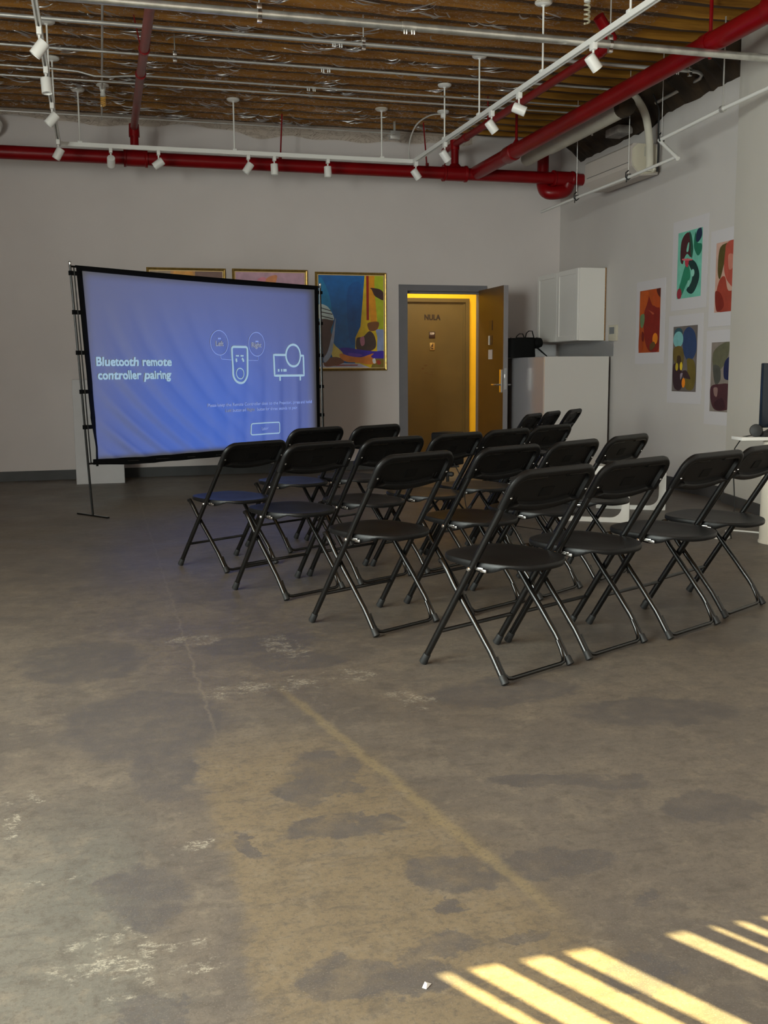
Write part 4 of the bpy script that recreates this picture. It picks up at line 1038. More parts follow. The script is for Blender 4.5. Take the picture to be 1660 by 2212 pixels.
# black bag on the counter
bx, by, bz = 4.70, 10.75, 1.286
t = thing('tote_bag', 'black cloth tote bag with two handles sitting on the white counter', 'bag', (bx, by, bz)); o = (bx, by, bz)
w = MB(); prof = []
rings = []
for k_, z in ((0.96, 0.0), (1.0, 0.02), (1.0, 0.12), (0.97, 0.19), (0.93, 0.215)):
    ring = []
    for i in range(28):
        a = 2 * PI * i / 28; c_, s_ = math.cos(a), math.sin(a)
        x = 0.155 * k_ * (1 if c_ > 0 else -1) * abs(c_) ** 0.35; y = 0.085 * k_ * (1 if s_ > 0 else -1) * abs(s_) ** 0.45
        ring.append((bx - 0.08 + x + 0.008 * math.sin(9 * z * 10 + i), by + y, bz + z + (0.012 * math.sin(i * 1.3) if z > 0.15 else 0)))
    rings.append(ring)
vs = [p_ for r_ in rings for p_ in r_]; fs = [(j * 28 + i, j * 28 + (i + 1) % 28, (j + 1) * 28 + (i + 1) % 28, (j + 1) * 28 + i) for j in range(4) for i in range(28)]
fs += [tuple(range(28))[::-1], tuple(4 * 28 + i for i in range(28))]
w.add(vs, fs); w.build('bag_body', M['bag'], t, o, smooth=60)
for yy_, x0, x1, zt_ in ((by - 0.05, bx - 0.17, bx - 0.05, 0.265), (by + 0.03, bx - 0.02, bx + 0.10, 0.300)):
    w = MB(); w.tube([(x0, yy_, bz + 0.19), (x0 + 0.02, yy_, bz + zt_ - 0.025), (x0 + 0.05, yy_, bz + zt_), (x1 - 0.03, yy_, bz + zt_), (x1, yy_, bz + 0.20)], 0.010, 8, flat=0.5); w.build('handle', M['bag'], t, o)
w = MB(); w.lathe([(0.02, -0.07), (0.055, -0.05), (0.064, 0.0), (0.052, 0.05), (0.02, 0.07)], (bx + 0.115, by, bz + 0.165), 16, axis=(0.6, -1, 0.1)); w.build('side_pocket', M['bag'], t, o)
w = MB(); w.tube([(bx + 0.09, by - 0.02, bz + 0.13), (bx + 0.15, by - 0.05, bz + 0.07), (bx + 0.215, by - 0.07, bz + 0.012)], [0.022, 0.024, 0.016], 8, flat=0.4); w.build('strap', M['bag'], t, o)
# wall cabinet
KX, KY0, KY1, KZ0, KZ1 = 5.045, 10.20, 11.26, 1.462, 2.240
KXE = wx(10.2) - 0.004
t = thing('wall_cabinet', 'white two-door wall cabinet hung above the glossy counter', 'cabinet', (KX, KY0, KZ0)); o = (KX, KY0, KZ0)
w = MB(); w.bbox(KX + 0.02, KXE - 0.012, KY0, KY1, KZ0, KZ1, 0.002, 1); w.build('body', M['cab_white'], t, o)
w = MB(); w.box(KXE - 0.012, KXE + 0.0, KY0 - 0.001, KY0 + 0.03, KZ0, KZ1 + 0.004); w.build('back_edge', M['cab_edge'], t, o, smooth=0)
for a, b_ in ((KY0 + 0.003, 10.722), (10.728, KY1 - 0.003)):
    w = MB(); w.bbox(KX + 0.006, KX + 0.019, a, b_, KZ0 + 0.004, KZ1 - 0.004, 0.002, 1)
    r_ = 0.055
    for q in ((a, a + r_, KZ0 + 0.004, KZ1 - 0.004), (b_ - r_, b_, KZ0 + 0.004, KZ1 - 0.004), (a + r_, b_ - r_, KZ0 + 0.004, KZ0 + 0.004 + r_), (a + r_, b_ - r_, KZ1 - 0.004 - r_, KZ1 - 0.004)):
        w.bbox(KX - 0.003, KX + 0.008, q[0], q[1], q[2], q[3], 0.002, 1)
    w.build('door', M['cab_white'], t, o)
# backsplash between counter and cabinet
w = MB()
w.prism([(wx(9.98) - 0.006, 9.98), (wx(9.98), 9.98), (wx(11.5), 11.5), (wx(11.5) - 0.006, 11.5)], 1.29, 1.455, lambda a, b_, h: (a, b_, h))
tag(w.build('backsplash', M['tile'], smooth=0), 'steel splashback strip on the side wall under the wall cabinet', 'backsplash')
w = MB(); w.box(4.62, 5.43, YB - 0.008, YB, 1.29, 1.455)
for q in (4.8, 5.0, 5.2): w.box(q, q + 0.004, YB - 0.0095, YB - 0.008, 1.29, 1.455)
w.box(4.60, 5.45, YB - 0.0095, YB - 0.008, 1.385, 1.389)
tag(w.build('backsplash', M['tile'], smooth=0), 'tiled splashback strip on the back wall behind the black bag', 'backsplash')
# thermostat
ty, tz = 9.975, 1.535; tx = wx(ty)
t = thing('thermostat', 'small cream thermostat with grey display beside the wall cabinet', 'thermostat', (tx, ty, tz)); o = (tx, ty, tz)
w = MB(); w.bbox(tx - 0.028, tx, ty - 0.085, ty + 0.085, tz - 0.085, tz + 0.085, 0.006); w.build('housing', M['cream_plastic'], t, o)
w = MB(); w.box(tx - 0.030, tx - 0.028, ty - 0.045, ty + 0.060, tz - 0.010, tz + 0.062); w.build('display', M['lcd'], t, o, smooth=0)

# ------------------------------------------------------------------ low white table with open side frames
def side_frame(w, cx, cy, dx, dy, L, H, th=0.03, wd=0.055):
    """open rounded rectangle frame standing on the floor; runs along (dx,dy)"""
    outer = rrect(-L / 2, L / 2, 0.0, H, 0.006, 0.006, 2); inner = rrect(-L / 2 + wd, L / 2 - wd, 0.035, H - 0.04, 0.085, 0.085, 6)
    # resample both to the same count by angle
    def resamp(poly, n_=64):
        L_ = [0]
        for i in range(len(poly)): a, b_ = poly[i], poly[(i + 1) % len(poly)]; L_.append(L_[-1] + math.hypot(b_[0] - a[0], b_[1] - a[1]))
        o_ = []
        for q in range(n_):
            d = L_[-1] * q / n_
            for i in range(len(poly)):
                if L_[i] <= d <= L_[i + 1] + 1e-9:
                    f_ = (d - L_[i]) / max(1e-9, L_[i + 1] - L_[i]); a, b_ = poly[i], poly[(i + 1) % len(poly)]; o_.append((a[0] + (b_[0] - a[0]) * f_, a[1] + (b_[1] - a[1]) * f_)); break
        return o_
    def by_angle(poly, n_=72):
        cx_, cz_ = 0, H / 2; o_ = []
        dense = resamp(poly, 720)
        for q in range(n_):
            a = 2 * PI * q / n_ + 0.001
            best = min(dense, key=lambda p_: abs((math.atan2((p_[1] - cz_) / H, (p_[0] - cx_) / L) - a + PI) % (2 * PI) - PI)); o_.append(best)
        return o_
    O = by_angle(outer); I = by_angle(inner); n_ = len(O); vs = []
    for h in (-th / 2, th / 2):
        for p_ in O + I: vs.append((cx + dx * p_[0] - dy * h, cy + dy * p_[0] + dx * h, p_[1]))
    fs = []
    for i in range(n_):
        j = (i + 1) % n_
        fs += [(i, j, n_ + j, n_ + i), (2 * n_ + i, 3 * n_ + i, 3 * n_ + j, 2 * n_ + j), (i, 2 * n_ + i, 2 * n_ + j, j), (n_ + i, n_ + j, 3 * n_ + j, 3 * n_ + i)]
    w.add(vs, fs)
tl = thing('low_table', 'white low table with open rounded side frames behind the second row', 'table', (3.85, 7.1, 0)); o = (3.85, 7.1, 0)
A = Vector((3.40, 7.03)); B = Vector((3.735, 6.80)); dv = (B - A).normalized(); L_ = (B - A).length + 0.14
w = MB(); c_ = (A + B) / 2; side_frame(w, c_.x, c_.y, dv.x, dv.y, 0.56, 0.40); w.build('side_frame', M['white_plastic'], tl, o, smooth=30)
c2 = c_ + Vector((0.62, 0.52)); w = MB(); side_frame(w, c2.x, c2.y, dv.x, dv.y, 0.56, 0.40); w.build('side_frame', M['white_plastic'], tl, o, smooth=30)
cm = (c_ + c2) / 2; ax = (c2 - c_).normalized(); hl = (c2 - c_).length / 2 + 0.02
w = MB(); w.prism([tuple(cm + ax * a + dv * b_) for a, b_ in ((-hl, -0.28), (hl, -0.28), (hl, 0.28), (-hl, 0.28))], 0.40, 0.425, lambda p_, q_, h: (p_, q_, h)); w.build('tabletop', M['white_plastic'], tl, o, smooth=0)

# ------------------------------------------------------------------ pedestal table with monitor and headset, power strip
PX, PY = 4.285, 5.66
t = thing('pedestal_table', 'thin white top on a cream round pedestal at the picture edge', 'table', (PX, PY, 0)); o = (PX, PY, 0)
w = MB(); w.lathe([(0.128, 0.0), (0.128, 0.012), (0.122, 0.02), (0.122, 0.665), (0.10, 0.678)], (PX, PY, 0), 36); w.build('pedestal', M['pedestal'], t, o)
w = MB(); w.bbox(PX - 0.305, PX + 0.26, PY - 0.06, PY + 0.10, 0.680, 0.702, 0.003, 2, 0, Matrix.Translation((PX, PY, 0)) @ Matrix.Rotation(-0.18, 4, 'Z') @ Matrix.Translation((-PX, -PY, 0))); w.build('tabletop', M['white_plastic'], t, o)
t = thing('monitor', 'black monitor standing on the pedestal table at the picture edge', 'monitor', (PX, PY, 0.702)); o = (PX, PY, 0.702)
w = MB(); w.bbox(PX - 0.165, PX + 0.22, PY + 0.005, PY + 0.035, 0.76, 1.175, 0.006); w.build('display', M['dark_screen'], t, o)
w = MB(); w.bbox(PX + 0.05, PX + 0.15, PY + 0.01, PY + 0.03, 0.71, 0.80, 0.004); w.build('neck', M['rubber'], t, o)
w = MB(); w.bbox(PX - 0.165, PX + 0.22, PY - 0.035, PY + 0.06, 0.703, 0.735, 0.006); w.build('base', M['rubber'], t, o)
t = thing('headset', 'black round headset lying beside the monitor on the pedestal table', 'headset', (PX - 0.21, PY + 0.01, 0.702)); o = (PX - 0.21, PY + 0.01, 0.702)
w = MB(); w.lathe([(0.020, -0.022), (0.038, -0.016), (0.042, 0.0), (0.038, 0.014), (0.014, 0.020)], (PX - 0.205, PY + 0.0, 0.744), 20, axis=(-0.55, -0.8, 0.1)); w.build('ear_cup', M['rubber'], t, o)
w = MB(); w.tube([(PX - 0.20, PY, 0.715), (PX - 0.15, PY - 0.02, 0.735), (PX - 0.10, PY - 0.03, 0.765), (PX - 0.02, PY - 0.03, 0.77)], 0.008, 8); w.build('headband', M['rubber'], t, o)
w = MB(); w.tube([(PX - 0.215, PY + 0.012, 0.715), (PX - 0.262, PY + 0.06, 0.700), (PX - 0.262, PY + 0.14, 0.62), (PX - 0.25, PY + 0.16, 0.45), (PX - 0.215, PY + 0.18, 0.22), (PX - 0.24, PY + 0.19, 0.08), (PX - 0.22, PY + 0.2, 0.006)], 0.004, 6)
tag(w.build('hanging_cable', M['cable_black']), 'thin black cable hanging behind the cream pedestal', 'cable')
q0 = Vector((3.80, 6.02, 0))
t = thing('power_adapter', 'white power adapter lying on the floor behind the last rearmost chair', 'adapter', q0)
mt = Matrix.Translation(q0) @ Matrix.Rotation(-0.3, 4, 'Z')
w = MB(); w.bbox(-0.05, 0.05, -0.03, 0.03, 0, 0.075, 0.006, 2, 0, mt); w.build('plug_block', M['white_plastic'], t, q0)
w = MB(); w.bbox(0.03, 0.11, -0.055, -0.005, 0, 0.045, 0.006, 2, 0, mt); w.build('connector', M['white_plastic'], t, q0)
w = MB(); w.tube(cr3([(3.91, 5.96, 0.02), (3.98, 5.90, 0.006), (4.06, 5.88, 0.006), (4.17, 6.05, 0.006), (4.26, 6.18, 0.006), (4.40, 6.02, 0.006), (4.46, 5.9, 0.006)]), 0.006, 8)
tag(w.build('white_cable', M['cable_white']), 'white power cable curling on the floor towards the cream pedestal', 'cable')
w = MB(); w.tube(cr3([(2.56, 7.2, 0.45), (2.62, 7.16, 0.30), (2.66, 7.1, 0.06), (2.9, 6.9, 0.005), (3.2, 6.3, 0.005), (3.55, 6.15, 0.005), (3.74, 6.05, 0.01)]), 0.004, 6)
tag(w.build('projector_cable', M['cable_black']), 'thin black cable running on the floor from the projector stand', 'cable')
# paper scrap on the floor near the sun stripes
w = MB(); sx0, sy0 = 0.540, 1.664
w.add([(sx0 - 0.010, sy0 - 0.003, 0.0008), (sx0 + 0.000, sy0 + 0.011, 0.003), (sx0 + 0.011, sy0 + 0.004, 0.001), (sx0 - 0.004, sy0 - 0.010, 0.001), (sx0 + 0.001, sy0 + 0.001, 0.0045)], [(0, 1, 4), (1, 2, 4), (2, 3, 4), (3, 0, 4), (0, 3, 2, 1)])
tag(w.build('paper_scrap', M['scrap'], smooth=0), 'tiny crumpled white paper scrap on the floor near the sunlit stripes', 'scrap')

# ------------------------------------------------------------------ ceiling services
RY, RZ, RR = 10.90, 3.293, 0.0656
def ring(w, a, b_, r, r2=None, n_=20): w.cyl(a, b_, r, n_, r2)
# back red main
t = thing('red_pipe', 'thick red sprinkler main running along the top of the back wall', 'pipe', (2.3, RY, RZ)); o = (2.3, RY, RZ)
w = MB(); w.cyl((XL + 0.02, RY, RZ), (wx(RY) - 0.002, RY, RZ), RR, 24); w.build('pipe', M['red'], t, o)
for x0, x1, rr in ((0.345, 0.58, 0.080), (3.74, 4.015, 0.080), (5.05, 5.30, 0.080)):
    w = MB(); w.tube([(x0, RY, RZ), (x0 + 0.02, RY, RZ), (x0 + 0.03, RY, RZ), (x1 - 0.03, RY, RZ), (x1 - 0.02, RY, RZ), (x1, RY, RZ)], [rr + 0.008, rr + 0.008, rr, rr, rr + 0.008, rr + 0.008], 24); w.build('coupling', M['red'], t, o)
w = MB(); w.cyl((3.878, RY, RZ), (3.878, RY, 3.58), 0.043, 18); w.tube([(3.878, RY, 3.54), (3.878, RY, 3.645)], 0.052, 18); w.tube([(3.878, RY, RZ + 0.06), (3.878, RY, RZ + 0.10)], [0.082, 0.048], 18); w.build('riser', M['red'], t, o)
w = MB(); w.cyl((0.458, RY, RZ), (0.458, RY, 3.62), 0.043, 18); w.tube([(0.458, RY, 3.50), (0.458, RY, 3.54), (0.458, RY, 3.625)], [0.054, 0.054, 0.050], 18); w.build('riser', M['red'], t, o)
# down-turned elbows by the corner
w = MB()
w.tube(cr3([(5.00, RY + 0.15, ZJ - 0.05), (5.00, RY + 0.15, 3.35), (5.00, RY + 0.12, 3.21), (5.03, RY + 0.07, 3.15), (5.12, RY + 0.03, 3.145), (5.22, RY + 0.02, 3.175), (5.25, RY, 3.25)]), [0.066] * 12 + [0.076] * 37, 20)
w.build('elbow', M['red'], t, o)
# hangers of the back main
for x0, x1 in ((1.975, 1.94), (3.53, 3.56)):
    w = MB(); w.tube([(x0, RY + 0.04, ZJ - 0.02), (x1, RY, RZ + 0.02)], 0.008, 8); w.lathe([(0.018, -0.02), (0.018, 0.02)], (x1, RY, RZ + 0.075), 8); w.build('hanger_rod', M['red'], t, o)
# big red main running lengthwise
def pmain(y): # axis pitched up towards the street
    k = (10.9 - y) / (10.9 - 6.67); return Vector((4.125 + 0.352 * k, y, 3.31 + 0.22 * k))
t = thing('red_pipe', 'thick red sprinkler main running lengthwise above the air conditioner', 'pipe', (4.4, 8.5, 3.47)); o = (4.4, 8.5, 3.47)
w = MB(); w.tube([pmain(10.9), pmain(9), pmain(6.45), pmain(4.2)], 0.074, 24); w.build('pipe', M['red'], t, o)
w = MB()
for ya in (10.05,): w.tube([pmain(ya + 0.1), pmain(ya + 0.09), pmain(ya - 0.06), pmain(ya - 0.07)], [0.08, 0.085, 0.085, 0.075], 22)
w.build('coupling', M['red'], t, o)
w = MB(); w.tube([pmain(6.98), pmain(6.93), pmain(6.90)], [0.083, 0.083, 0.083], 22); w.build('clamp', M['red'], t, o)
w = MB(); c0 = pmain(6.92); w.tube([c0 + Vector((0, 0, 0.08)), Vector((c0.x, c0.y, ZJ + 0.1))], 0.014, 10); w.tube([c0 + Vector((0, 0, -0.08)), c0 + Vector((0, 0, -0.11))], [0.02, 0.012], 8); w.build('hanger_rod', M['red'], t, o)
w = MB(); c0 = pmain(9.95); w.tube([c0 + Vector((0, 0, 0.07)), Vector((c0.x, c0.y, ZJ))], 0.014, 10); w.tube([c0 + Vector((0, 0, 0.06)), c0 + Vector((0, 0, 0.11))], [0.045, 0.016], 10); w.build('hanger_rod', M['red'], t, o)
w = MB(); w.tube([pmain(6.30), pmain(6.26), pmain(6.0), pmain(5.96)], [0.095, 0.104, 0.104, 0.095], 24); c0 = pmain(6.12); w.tube([c0, c0 + Vector((-0.05, -0.1, 0.30))], 0.085, 22); w.build('coupling', M['red'], t, o)
# thinner red branch at the right track
t = thing('red_pipe', 'slim red sprinkler branch running lengthwise between the track and the thick main', 'pipe', (3.95, 9, 3.66)); o = (3.95, 9, 3.66)
def pbr(y): k = (10.9 - y) / 4.0; return Vector((3.878 + 0.01 * k, y, 3.60))
w = MB(); w.tube([pbr(11.25), pbr(9.3), pbr(7.50)], 0.036, 16); w.build('pipe', M['red'], t, o)
e0 = pbr(7.50)
w = MB(); w.tube([e0, e0 + Vector((0.005, -0.10, 0.005)), e0 + Vector((-0.02, -0.17, 0.03)), e0 + Vector((-0.10, -0.20, 0.10)), e0 + Vector((-0.16, -0.22, 0.16))], 0.043, 16)
w.tube([pbr(7.61), pbr(7.59), pbr(7.53), pbr(7.51)], [0.040, 0.047, 0.047, 0.040], 16); w.build('elbow', M['red'], t, o)
for ya in (9.95, 10.6):
    w = MB(); w.tube([pbr(ya), pbr(ya - 0.04), pbr(ya - 0.08)], 0.043, 16); w.build('coupling', M['red'], t, o)
for ya in (9.92,):
    w = MB(); c0 = pbr(ya); w.tube([c0, Vector((c0.x, c0.y, ZJ + 0.02))], 0.007, 8); w.build('hanger_rod', M['red'], t, o)
w = MB(); c0 = pbr(11.1); w.tube([c0 + Vector((-0.02, 0, 0)), c0 + Vector((-0.03, -.01, -0.14)), c0 + Vector((-0.06, -.02, -0.19))], 0.006, 8); w.build('drain_rod', M['red'], t, o)
# red branch wrapped in film on the screen side
t = thing('red_pipe', 'dusty red sprinkler branch above the projection screen, crossed by steel conduits', 'pipe', (0.46, 9, 3.62)); o = (0.46, 9, 3.62)
w = MB(); w.tube([(0.458, RY, 3.59), (0.45, 9.2, 3.59), (0.445, 5.6, 3.585)], 0.036, 16); w.build('pipe', M['red_dust'], t, o)
for ya in (9.0, 8.33):
    w = MB(); w.tube([(0.449, ya + 0.02, 3.588), (0.449, ya - 0.02, 3.588)], 0.044, 16); w.build('clamp', M['red'], t, o)
w = MB(); w.tube([(0.52, 8.34, ZJ), (0.49, 8.33, 3.62), (0.458, 8.33, 3.565), (0.42, 8.33, 3.62), (0.38, 8.34, ZJ)], 0.005, 6); w.build('strap_hanger', M['red'], t, o)

# steel conduits along the joists
def conduit(y, z, r, x0, x1, label, mat, pts=None, cl=(), rods=(), clamp_r=None):
    t = thing('conduit', label, 'conduit', ((x0 + x1) / 2, y, z), 0, 'steel conduits under the joists'); o = ((x0 + x1) / 2, y, z)
    w = MB(); w.tube(pts or [(x0, y, z), (x1, y, z)], r, 16); w.build('pipe', mat, t, o)
    for c_ in cl:
        w = MB()
        w.tube([(c_ - 0.05, y, z), (c_ - 0.03, y, z), (c_ - 0.006, y, z), (c_ + 0.006, y, z), (c_ + 0.03, y, z), (c_ + 0.05, y, z)], [r * 1.12, r * 1.2, r * 1.2, r * 1.2, r * 1.2, r * 1.12], 16)
        for q in (-0.035, -0.018, 0.018, 0.035): w.lathe([(0.006, 0), (0.006, -0.02), (0.004, -0.026)], (c_ + q, y - r * 0.6, z - r * 0.95), 6)
        w.build('coupling', mat, t, o)
    for c_ in rods:
        w = MB(); w.tube([(c_, y, z + r), (c_, y, ZJ + 0.05)], 0.005, 8); w.build('hanger_rod', M['galv_dull'], t, o)
        w = MB(); h_ = 0.016
        w.tube([(c_ - 0.012, y, z), (c_ + 0.012, y, z)], r * 1.15, 14)
        w.bbox(c_ - h_, c_ + h_, y - h_, y + h_, z + r, z + r + 0.035, 0.003); w.bbox(c_ - h_, c_ + h_, y - h_, y + h_, z - r - 0.028, z - r + 0.002, 0.003)
        w.build('clamp', M['chrome'], t, o)
    return t
k1 = (3.412 - 1.1334) / (3.7 - 1.1334)
conduit(7.67 * k1, 3.412, 0.0275, XL + 0.02, 5.02, 'thickest galvanised steel conduit, crossing the ceiling nearest the viewer', M['galv'], cl=(2.36 * k1,), rods=(1.235 * k1, 4.035 * k1))
conduit(8.06, 3.672, 0.0155, XL + 0.02, 4.9, 'second galvanised conduit from the viewer, ending in a bend at the side wall', M['galv_dull'],
        pts=[(XL + 0.02, 8.06, 3.672), (4.95, 8.06, 3.672), (5.08, 8.07, 3.672), (5.15, 8.11, 3.668), (5.19, 8.20, 3.66), (5.20, 8.6, 3.65), (5.20, 8.95, 3.64)], cl=(1.90, 4.85), rods=(2.11, 5.0))
conduit(8.84, 3.70, 0.0105, XL + 0.02, 4.75, 'third thin conduit from the viewer, with a bright clamp near the red branch', M['galv_dull'], cl=(1.98,), rods=(0.72,))
conduit(9.45, 3.70, 0.0085, XL + 0.02, 4.75, 'fourth thin conduit, dipping slightly near the coiled bulb lamp', M['galv_dull'],
        pts=[(XL + 0.02, 9.45, 3.71), (-0.30, 9.45, 3.71), (-0.05, 9.45, 3.70), (0.08, 9.45, 3.672), (0.20, 9.45, 3.672), (0.36, 9.45, 3.69), (0.50, 9.45, 3.70), (4.75, 9.45, 3.70)], cl=(1.98,))
conduit(9.71, 3.70, 0.0085, XL + 0.02, 4.75, 'fifth thin conduit, passing the round junction disc by the right track', M['galv_dull'])
conduit(10.98, 3.70, 0.0075, XL + 0.02, 3.22, 'thinnest conduit closest to the back wall, ending at a grey junction box', M['galv_dull'])
t = thing('conduit', 'thin conduit running lengthwise towards the coiled bulb above the screen', 'conduit', (0.14, 8.5, 3.75), 0, 'steel conduits under the joists')
w = MB(); w.tube([(0.155, 11.3, 3.745), (0.14, 5.5, 3.745)], 0.009, 10); w.build('pipe', M['galv_dull'], t, (0.14, 8.5, 3.75))
w = MB(); w.bbox(3.19, 3.30, 11.05, 11.13, 3.66, 3.745, 0.004); w.box(3.175, 3.195, 10.97, 11.13, 3.69, 3.71); w.box(3.235, 3.255, 11.08, 11.10, 3.745, 3.85)
tag(w.build('junction_box', M['galv_dull']), 'small grey junction box at the end of the thinnest conduit', 'junction box')

# ------------------------------------------------------------------ track lighting
TZ = 3.315
def track(name_label, p0, p1, hangers, extra=None):
    P0_, P1_ = Vector(p0), Vector(p1); d = (P1_ - P0_).normalized(); sd = Vector((-d.y, d.x, 0)); o = (P0_ + P1_) / 2
    t = thing('lighting_track', name_label, 'lighting track', o)
    W2, H2 = 0.0175, 0.019
    prof = [(-W2, -H2), (-0.006, -H2), (-0.006, 0.004), (0.006, 0.004), (0.006, -H2), (W2, -H2), (W2, H2), (-W2, H2)]
    vs = []
    for P_ in (P0_, P1_): vs += [P_ + sd * a + Vector((0, 0, b_)) for a, b_ in prof]
    m_ = len(prof); w = MB(); w.add(vs, [(i, (i + 1) % m_, m_ + (i + 1) % m_, m_ + i) for i in range(m_)] + [tuple(range(m_))[::-1], tuple(range(m_, 2 * m_))])
    w.build('rail', M['white_metal'], t, o, smooth=0)
    for h in hangers:
        H_ = Vector((h[0], h[1], 0))
        w = MB(); w.cyl((h[0], h[1], TZ + 0.02), (h[0], h[1], 3.81), 0.0075, 8); rod = w.build('hanger_rod', M['white_metal'], t, o)
        w = MB(); w.lathe([(0.064, 0.012), (0.064, 0.0), (0.052, -0.010), (0.020, -0.014), (0.012, -0.022)], (h[0], h[1], 3.815), 24); w.build('ceiling_disc', M['white_metal'], rod, o)
        w = MB(); w.bbox(h[0] - 0.022, h[0] + 0.022, h[1] - 0.022, h[1] + 0.022, TZ + 0.012, TZ + 0.035, 0.004); w.build('hanger_clip', M['white_metal'], rod, o)
    return t
XT0, XT1, YT = -0.262, 3.28, 10.50
track('white lighting track running lengthwise on the screen side of the ceiling', (XT0, 4.9, TZ), (XT0, YT, TZ), [(XT0, 8.6), (XT0, 9.55), (XT0, 6.6)])
track('white lighting track running crosswise in front of the back red main', (XT0, YT, TZ), (XT1, YT, TZ), [(-0.067, YT), (1.41, YT), (2.935, YT)])
track('white lighting track running lengthwise on the door side of the ceiling', (XT1, 4.2, TZ), (XT1, YT, TZ), [(XT1, 9.51), (XT1, 8.59), (XT1, 7.28), (XT1, 5.98)])
def spot_proto():
    t = thing('track_spotlight', '', 'spotlight')
    w = MB(); w.bbox(-0.016, 0.016, -0.03, 0.03, -0.062, -0.018, 0.003); w.build('adapter', M['white_metal'], t)
    w = MB(); w.cyl((0, 0, -0.062), (0, 0, -0.108), 0.0075, 8); w.build('stem', M['white_metal'], t)
    return t
def spot(x, y, label, aim, first):
    t = thing('track_spotlight', label, 'spotlight', (x, y, TZ), 0, 'white cylinder spotlights on the tracks')
    for nm, me in first: 
        c_ = bpy.data.objects.new(nm, me); COL.objects.link(c_); c_.parent = t
    a = Vector(aim).normalized(); c0 = Vector((0, 0, -0.140)) 
    w = MB(); w.lathe([(0.028, -0.052), (0.036, -0.049), (0.038, -0.044), (0.038, 0.056), (0.034, 0.057), (0.031, 0.045), (0.012, 0.042)], c0, 24, axis=a)
    h = w.build('lamp_head', M['white_metal'], t)
    w = MB(); w.lathe([(0.030, 0.040), (0.030, 0.043), (0.005, 0.044)], c0, 18, axis=a); w.build('lens', M['lens_dark'], h)
_w = MB(); _w.bbox(-0.016, 0.016, -0.03, 0.03, -0.062, -0.018, 0.003); _a = _w.build('adapter', M['white_metal']); _am_ = _a.data; bpy.data.objects.remove(_a)
_w = MB(); _w.cyl((0, 0, -0.062), (0, 0, -0.112), 0.0075, 8); _w.cyl((0, -0.012, -0.112), (0, 0.012, -0.112), 0.012, 10); _a = _w.build('stem', M['white_metal']); _sm = _a.data; bpy.data.objects.remove(_a)
FIRST = (('adapter', _am_), ('stem', _sm))
LDN = (-0.62, 0.1, -0.78)
spots = [
    (XT0, 5.98, (-0.5, 0.1, -0.8), 'white cylinder spotlight nearest the viewer on the screen-side track, cut by the top edge'),
    (XT0, 7.06, LDN, 'white cylinder spotlight second from the viewer on the screen-side track, tilted away'),
    (XT0, 7.92, (0.05, -0.1, -1), 'white cylinder spotlight hanging straight down on the screen-side track'),
    (XT0, 8.92, (-0.66, 0.05, -0.75), 'white cylinder spotlight second to last before the corner of the screen-side track'),
    (XT0, 10.25, (-0.5, 0.1, -0.85), 'white cylinder spotlight closest to the corner of the screen-side track'),
    (0.214, YT, (0.0, 0.85, -0.5), 'first spotlight on the crosswise track, its round back turned to the room'),
    (0.665, YT, (-0.80, 0.15, -0.55), 'second spotlight on the crosswise track, just past the red riser'),
    (1.545, YT, (-0.55, 0.1, -0.82), 'third spotlight on the crosswise track, tilted towards the screen'),
    (1.808, YT, (0.04, 0.05, -1), 'fourth spotlight on the crosswise track, straight down beside the tilted one'),
    (2.36, YT, (0.05, 0.05, -1), 'fifth spotlight on the crosswise track, alone above the blue framed picture'),
    (3.28, 10.42, (0.60, 0.05, -0.78), 'spotlight under the corner where the crosswise and door-side tracks meet'),
    (XT1, 9.50, (0.62, 0.1, -0.76), 'spotlight on the door-side track closest to the track corner, over the slim red branch'),
    (XT1, 8.30, (0.62, 0.0, -0.76), 'spotlight on the door-side track between two hanger rods, second from its corner'),
    (XT1, 7.72, (0.90, -0.35, -0.42), 'spotlight on the door-side track turned so that its open end shows'),
    (XT1, 6.47, (0.66, 0.05, -0.75), 'largest looking spotlight, on the door-side track over the thick steel conduit'),
]
for x, y, a, lab in spots: spot(x, y, lab, a, FIRST)

# bulb holders and the flexible whip
def bulb_lamp(x, y, ztop, label, mat, L=0.13, r=0.026, coil=True):
    t = thing('bulb_lamp', label, 'lamp', (x, y, ztop)); o = (x, y, ztop)
    w = MB(); w.lathe([(0.055, 0.0), (0.058, -0.012), (0.03, -0.022), (0.022, -0.065), (0.018, -0.07)], (x, y, ztop), 20); w.build('lamp_holder', M['white_plastic'], t, o)
    w = MB(); w.lathe([(0.017, -0.066), (0.024, -0.080), (0.024, -0.105), (0.014, -0.11)], (x, y, ztop), 16); bs = w.build('bulb_base', M['white_plastic'], t, o)
    w = MB(); path = []
    for i in range(61):
        a = i / 60 * 2 * PI * 4.5; path.append((x + r * 0.72 * math.cos(a), y + r * 0.72 * math.sin(a), ztop - 0.112 - L * 0.6 * i / 60))
    w.tube(path, 0.0078, 8); w.build('bulb', mat, t, o)
bulb_lamp(0.158, 10.15, 3.79, 'bare coiled bulb in a white holder on the ceiling above the projection screen', M['amber'])
bulb_lamp(3.554, 7.12, 3.90, 'bare coiled bulb hanging at the top edge beside the door-side track', M['glass_bulb'], 0.24, 0.026)
t = thing('junction_disc', 'white round junction disc with a flexible whip by the door-side track', 'junction box', (3.568, 10.386, 3.8)); o = (3.568, 10.386, 3.8)
w = MB(); w.lathe([(0.062, 0.012), (0.062, 0.0), (0.05, -0.012), (0.030, -0.018), (0.026, -0.055), (0.014, -0.062)], o, 24); w.build('disc', M['white_plastic'], t, o)
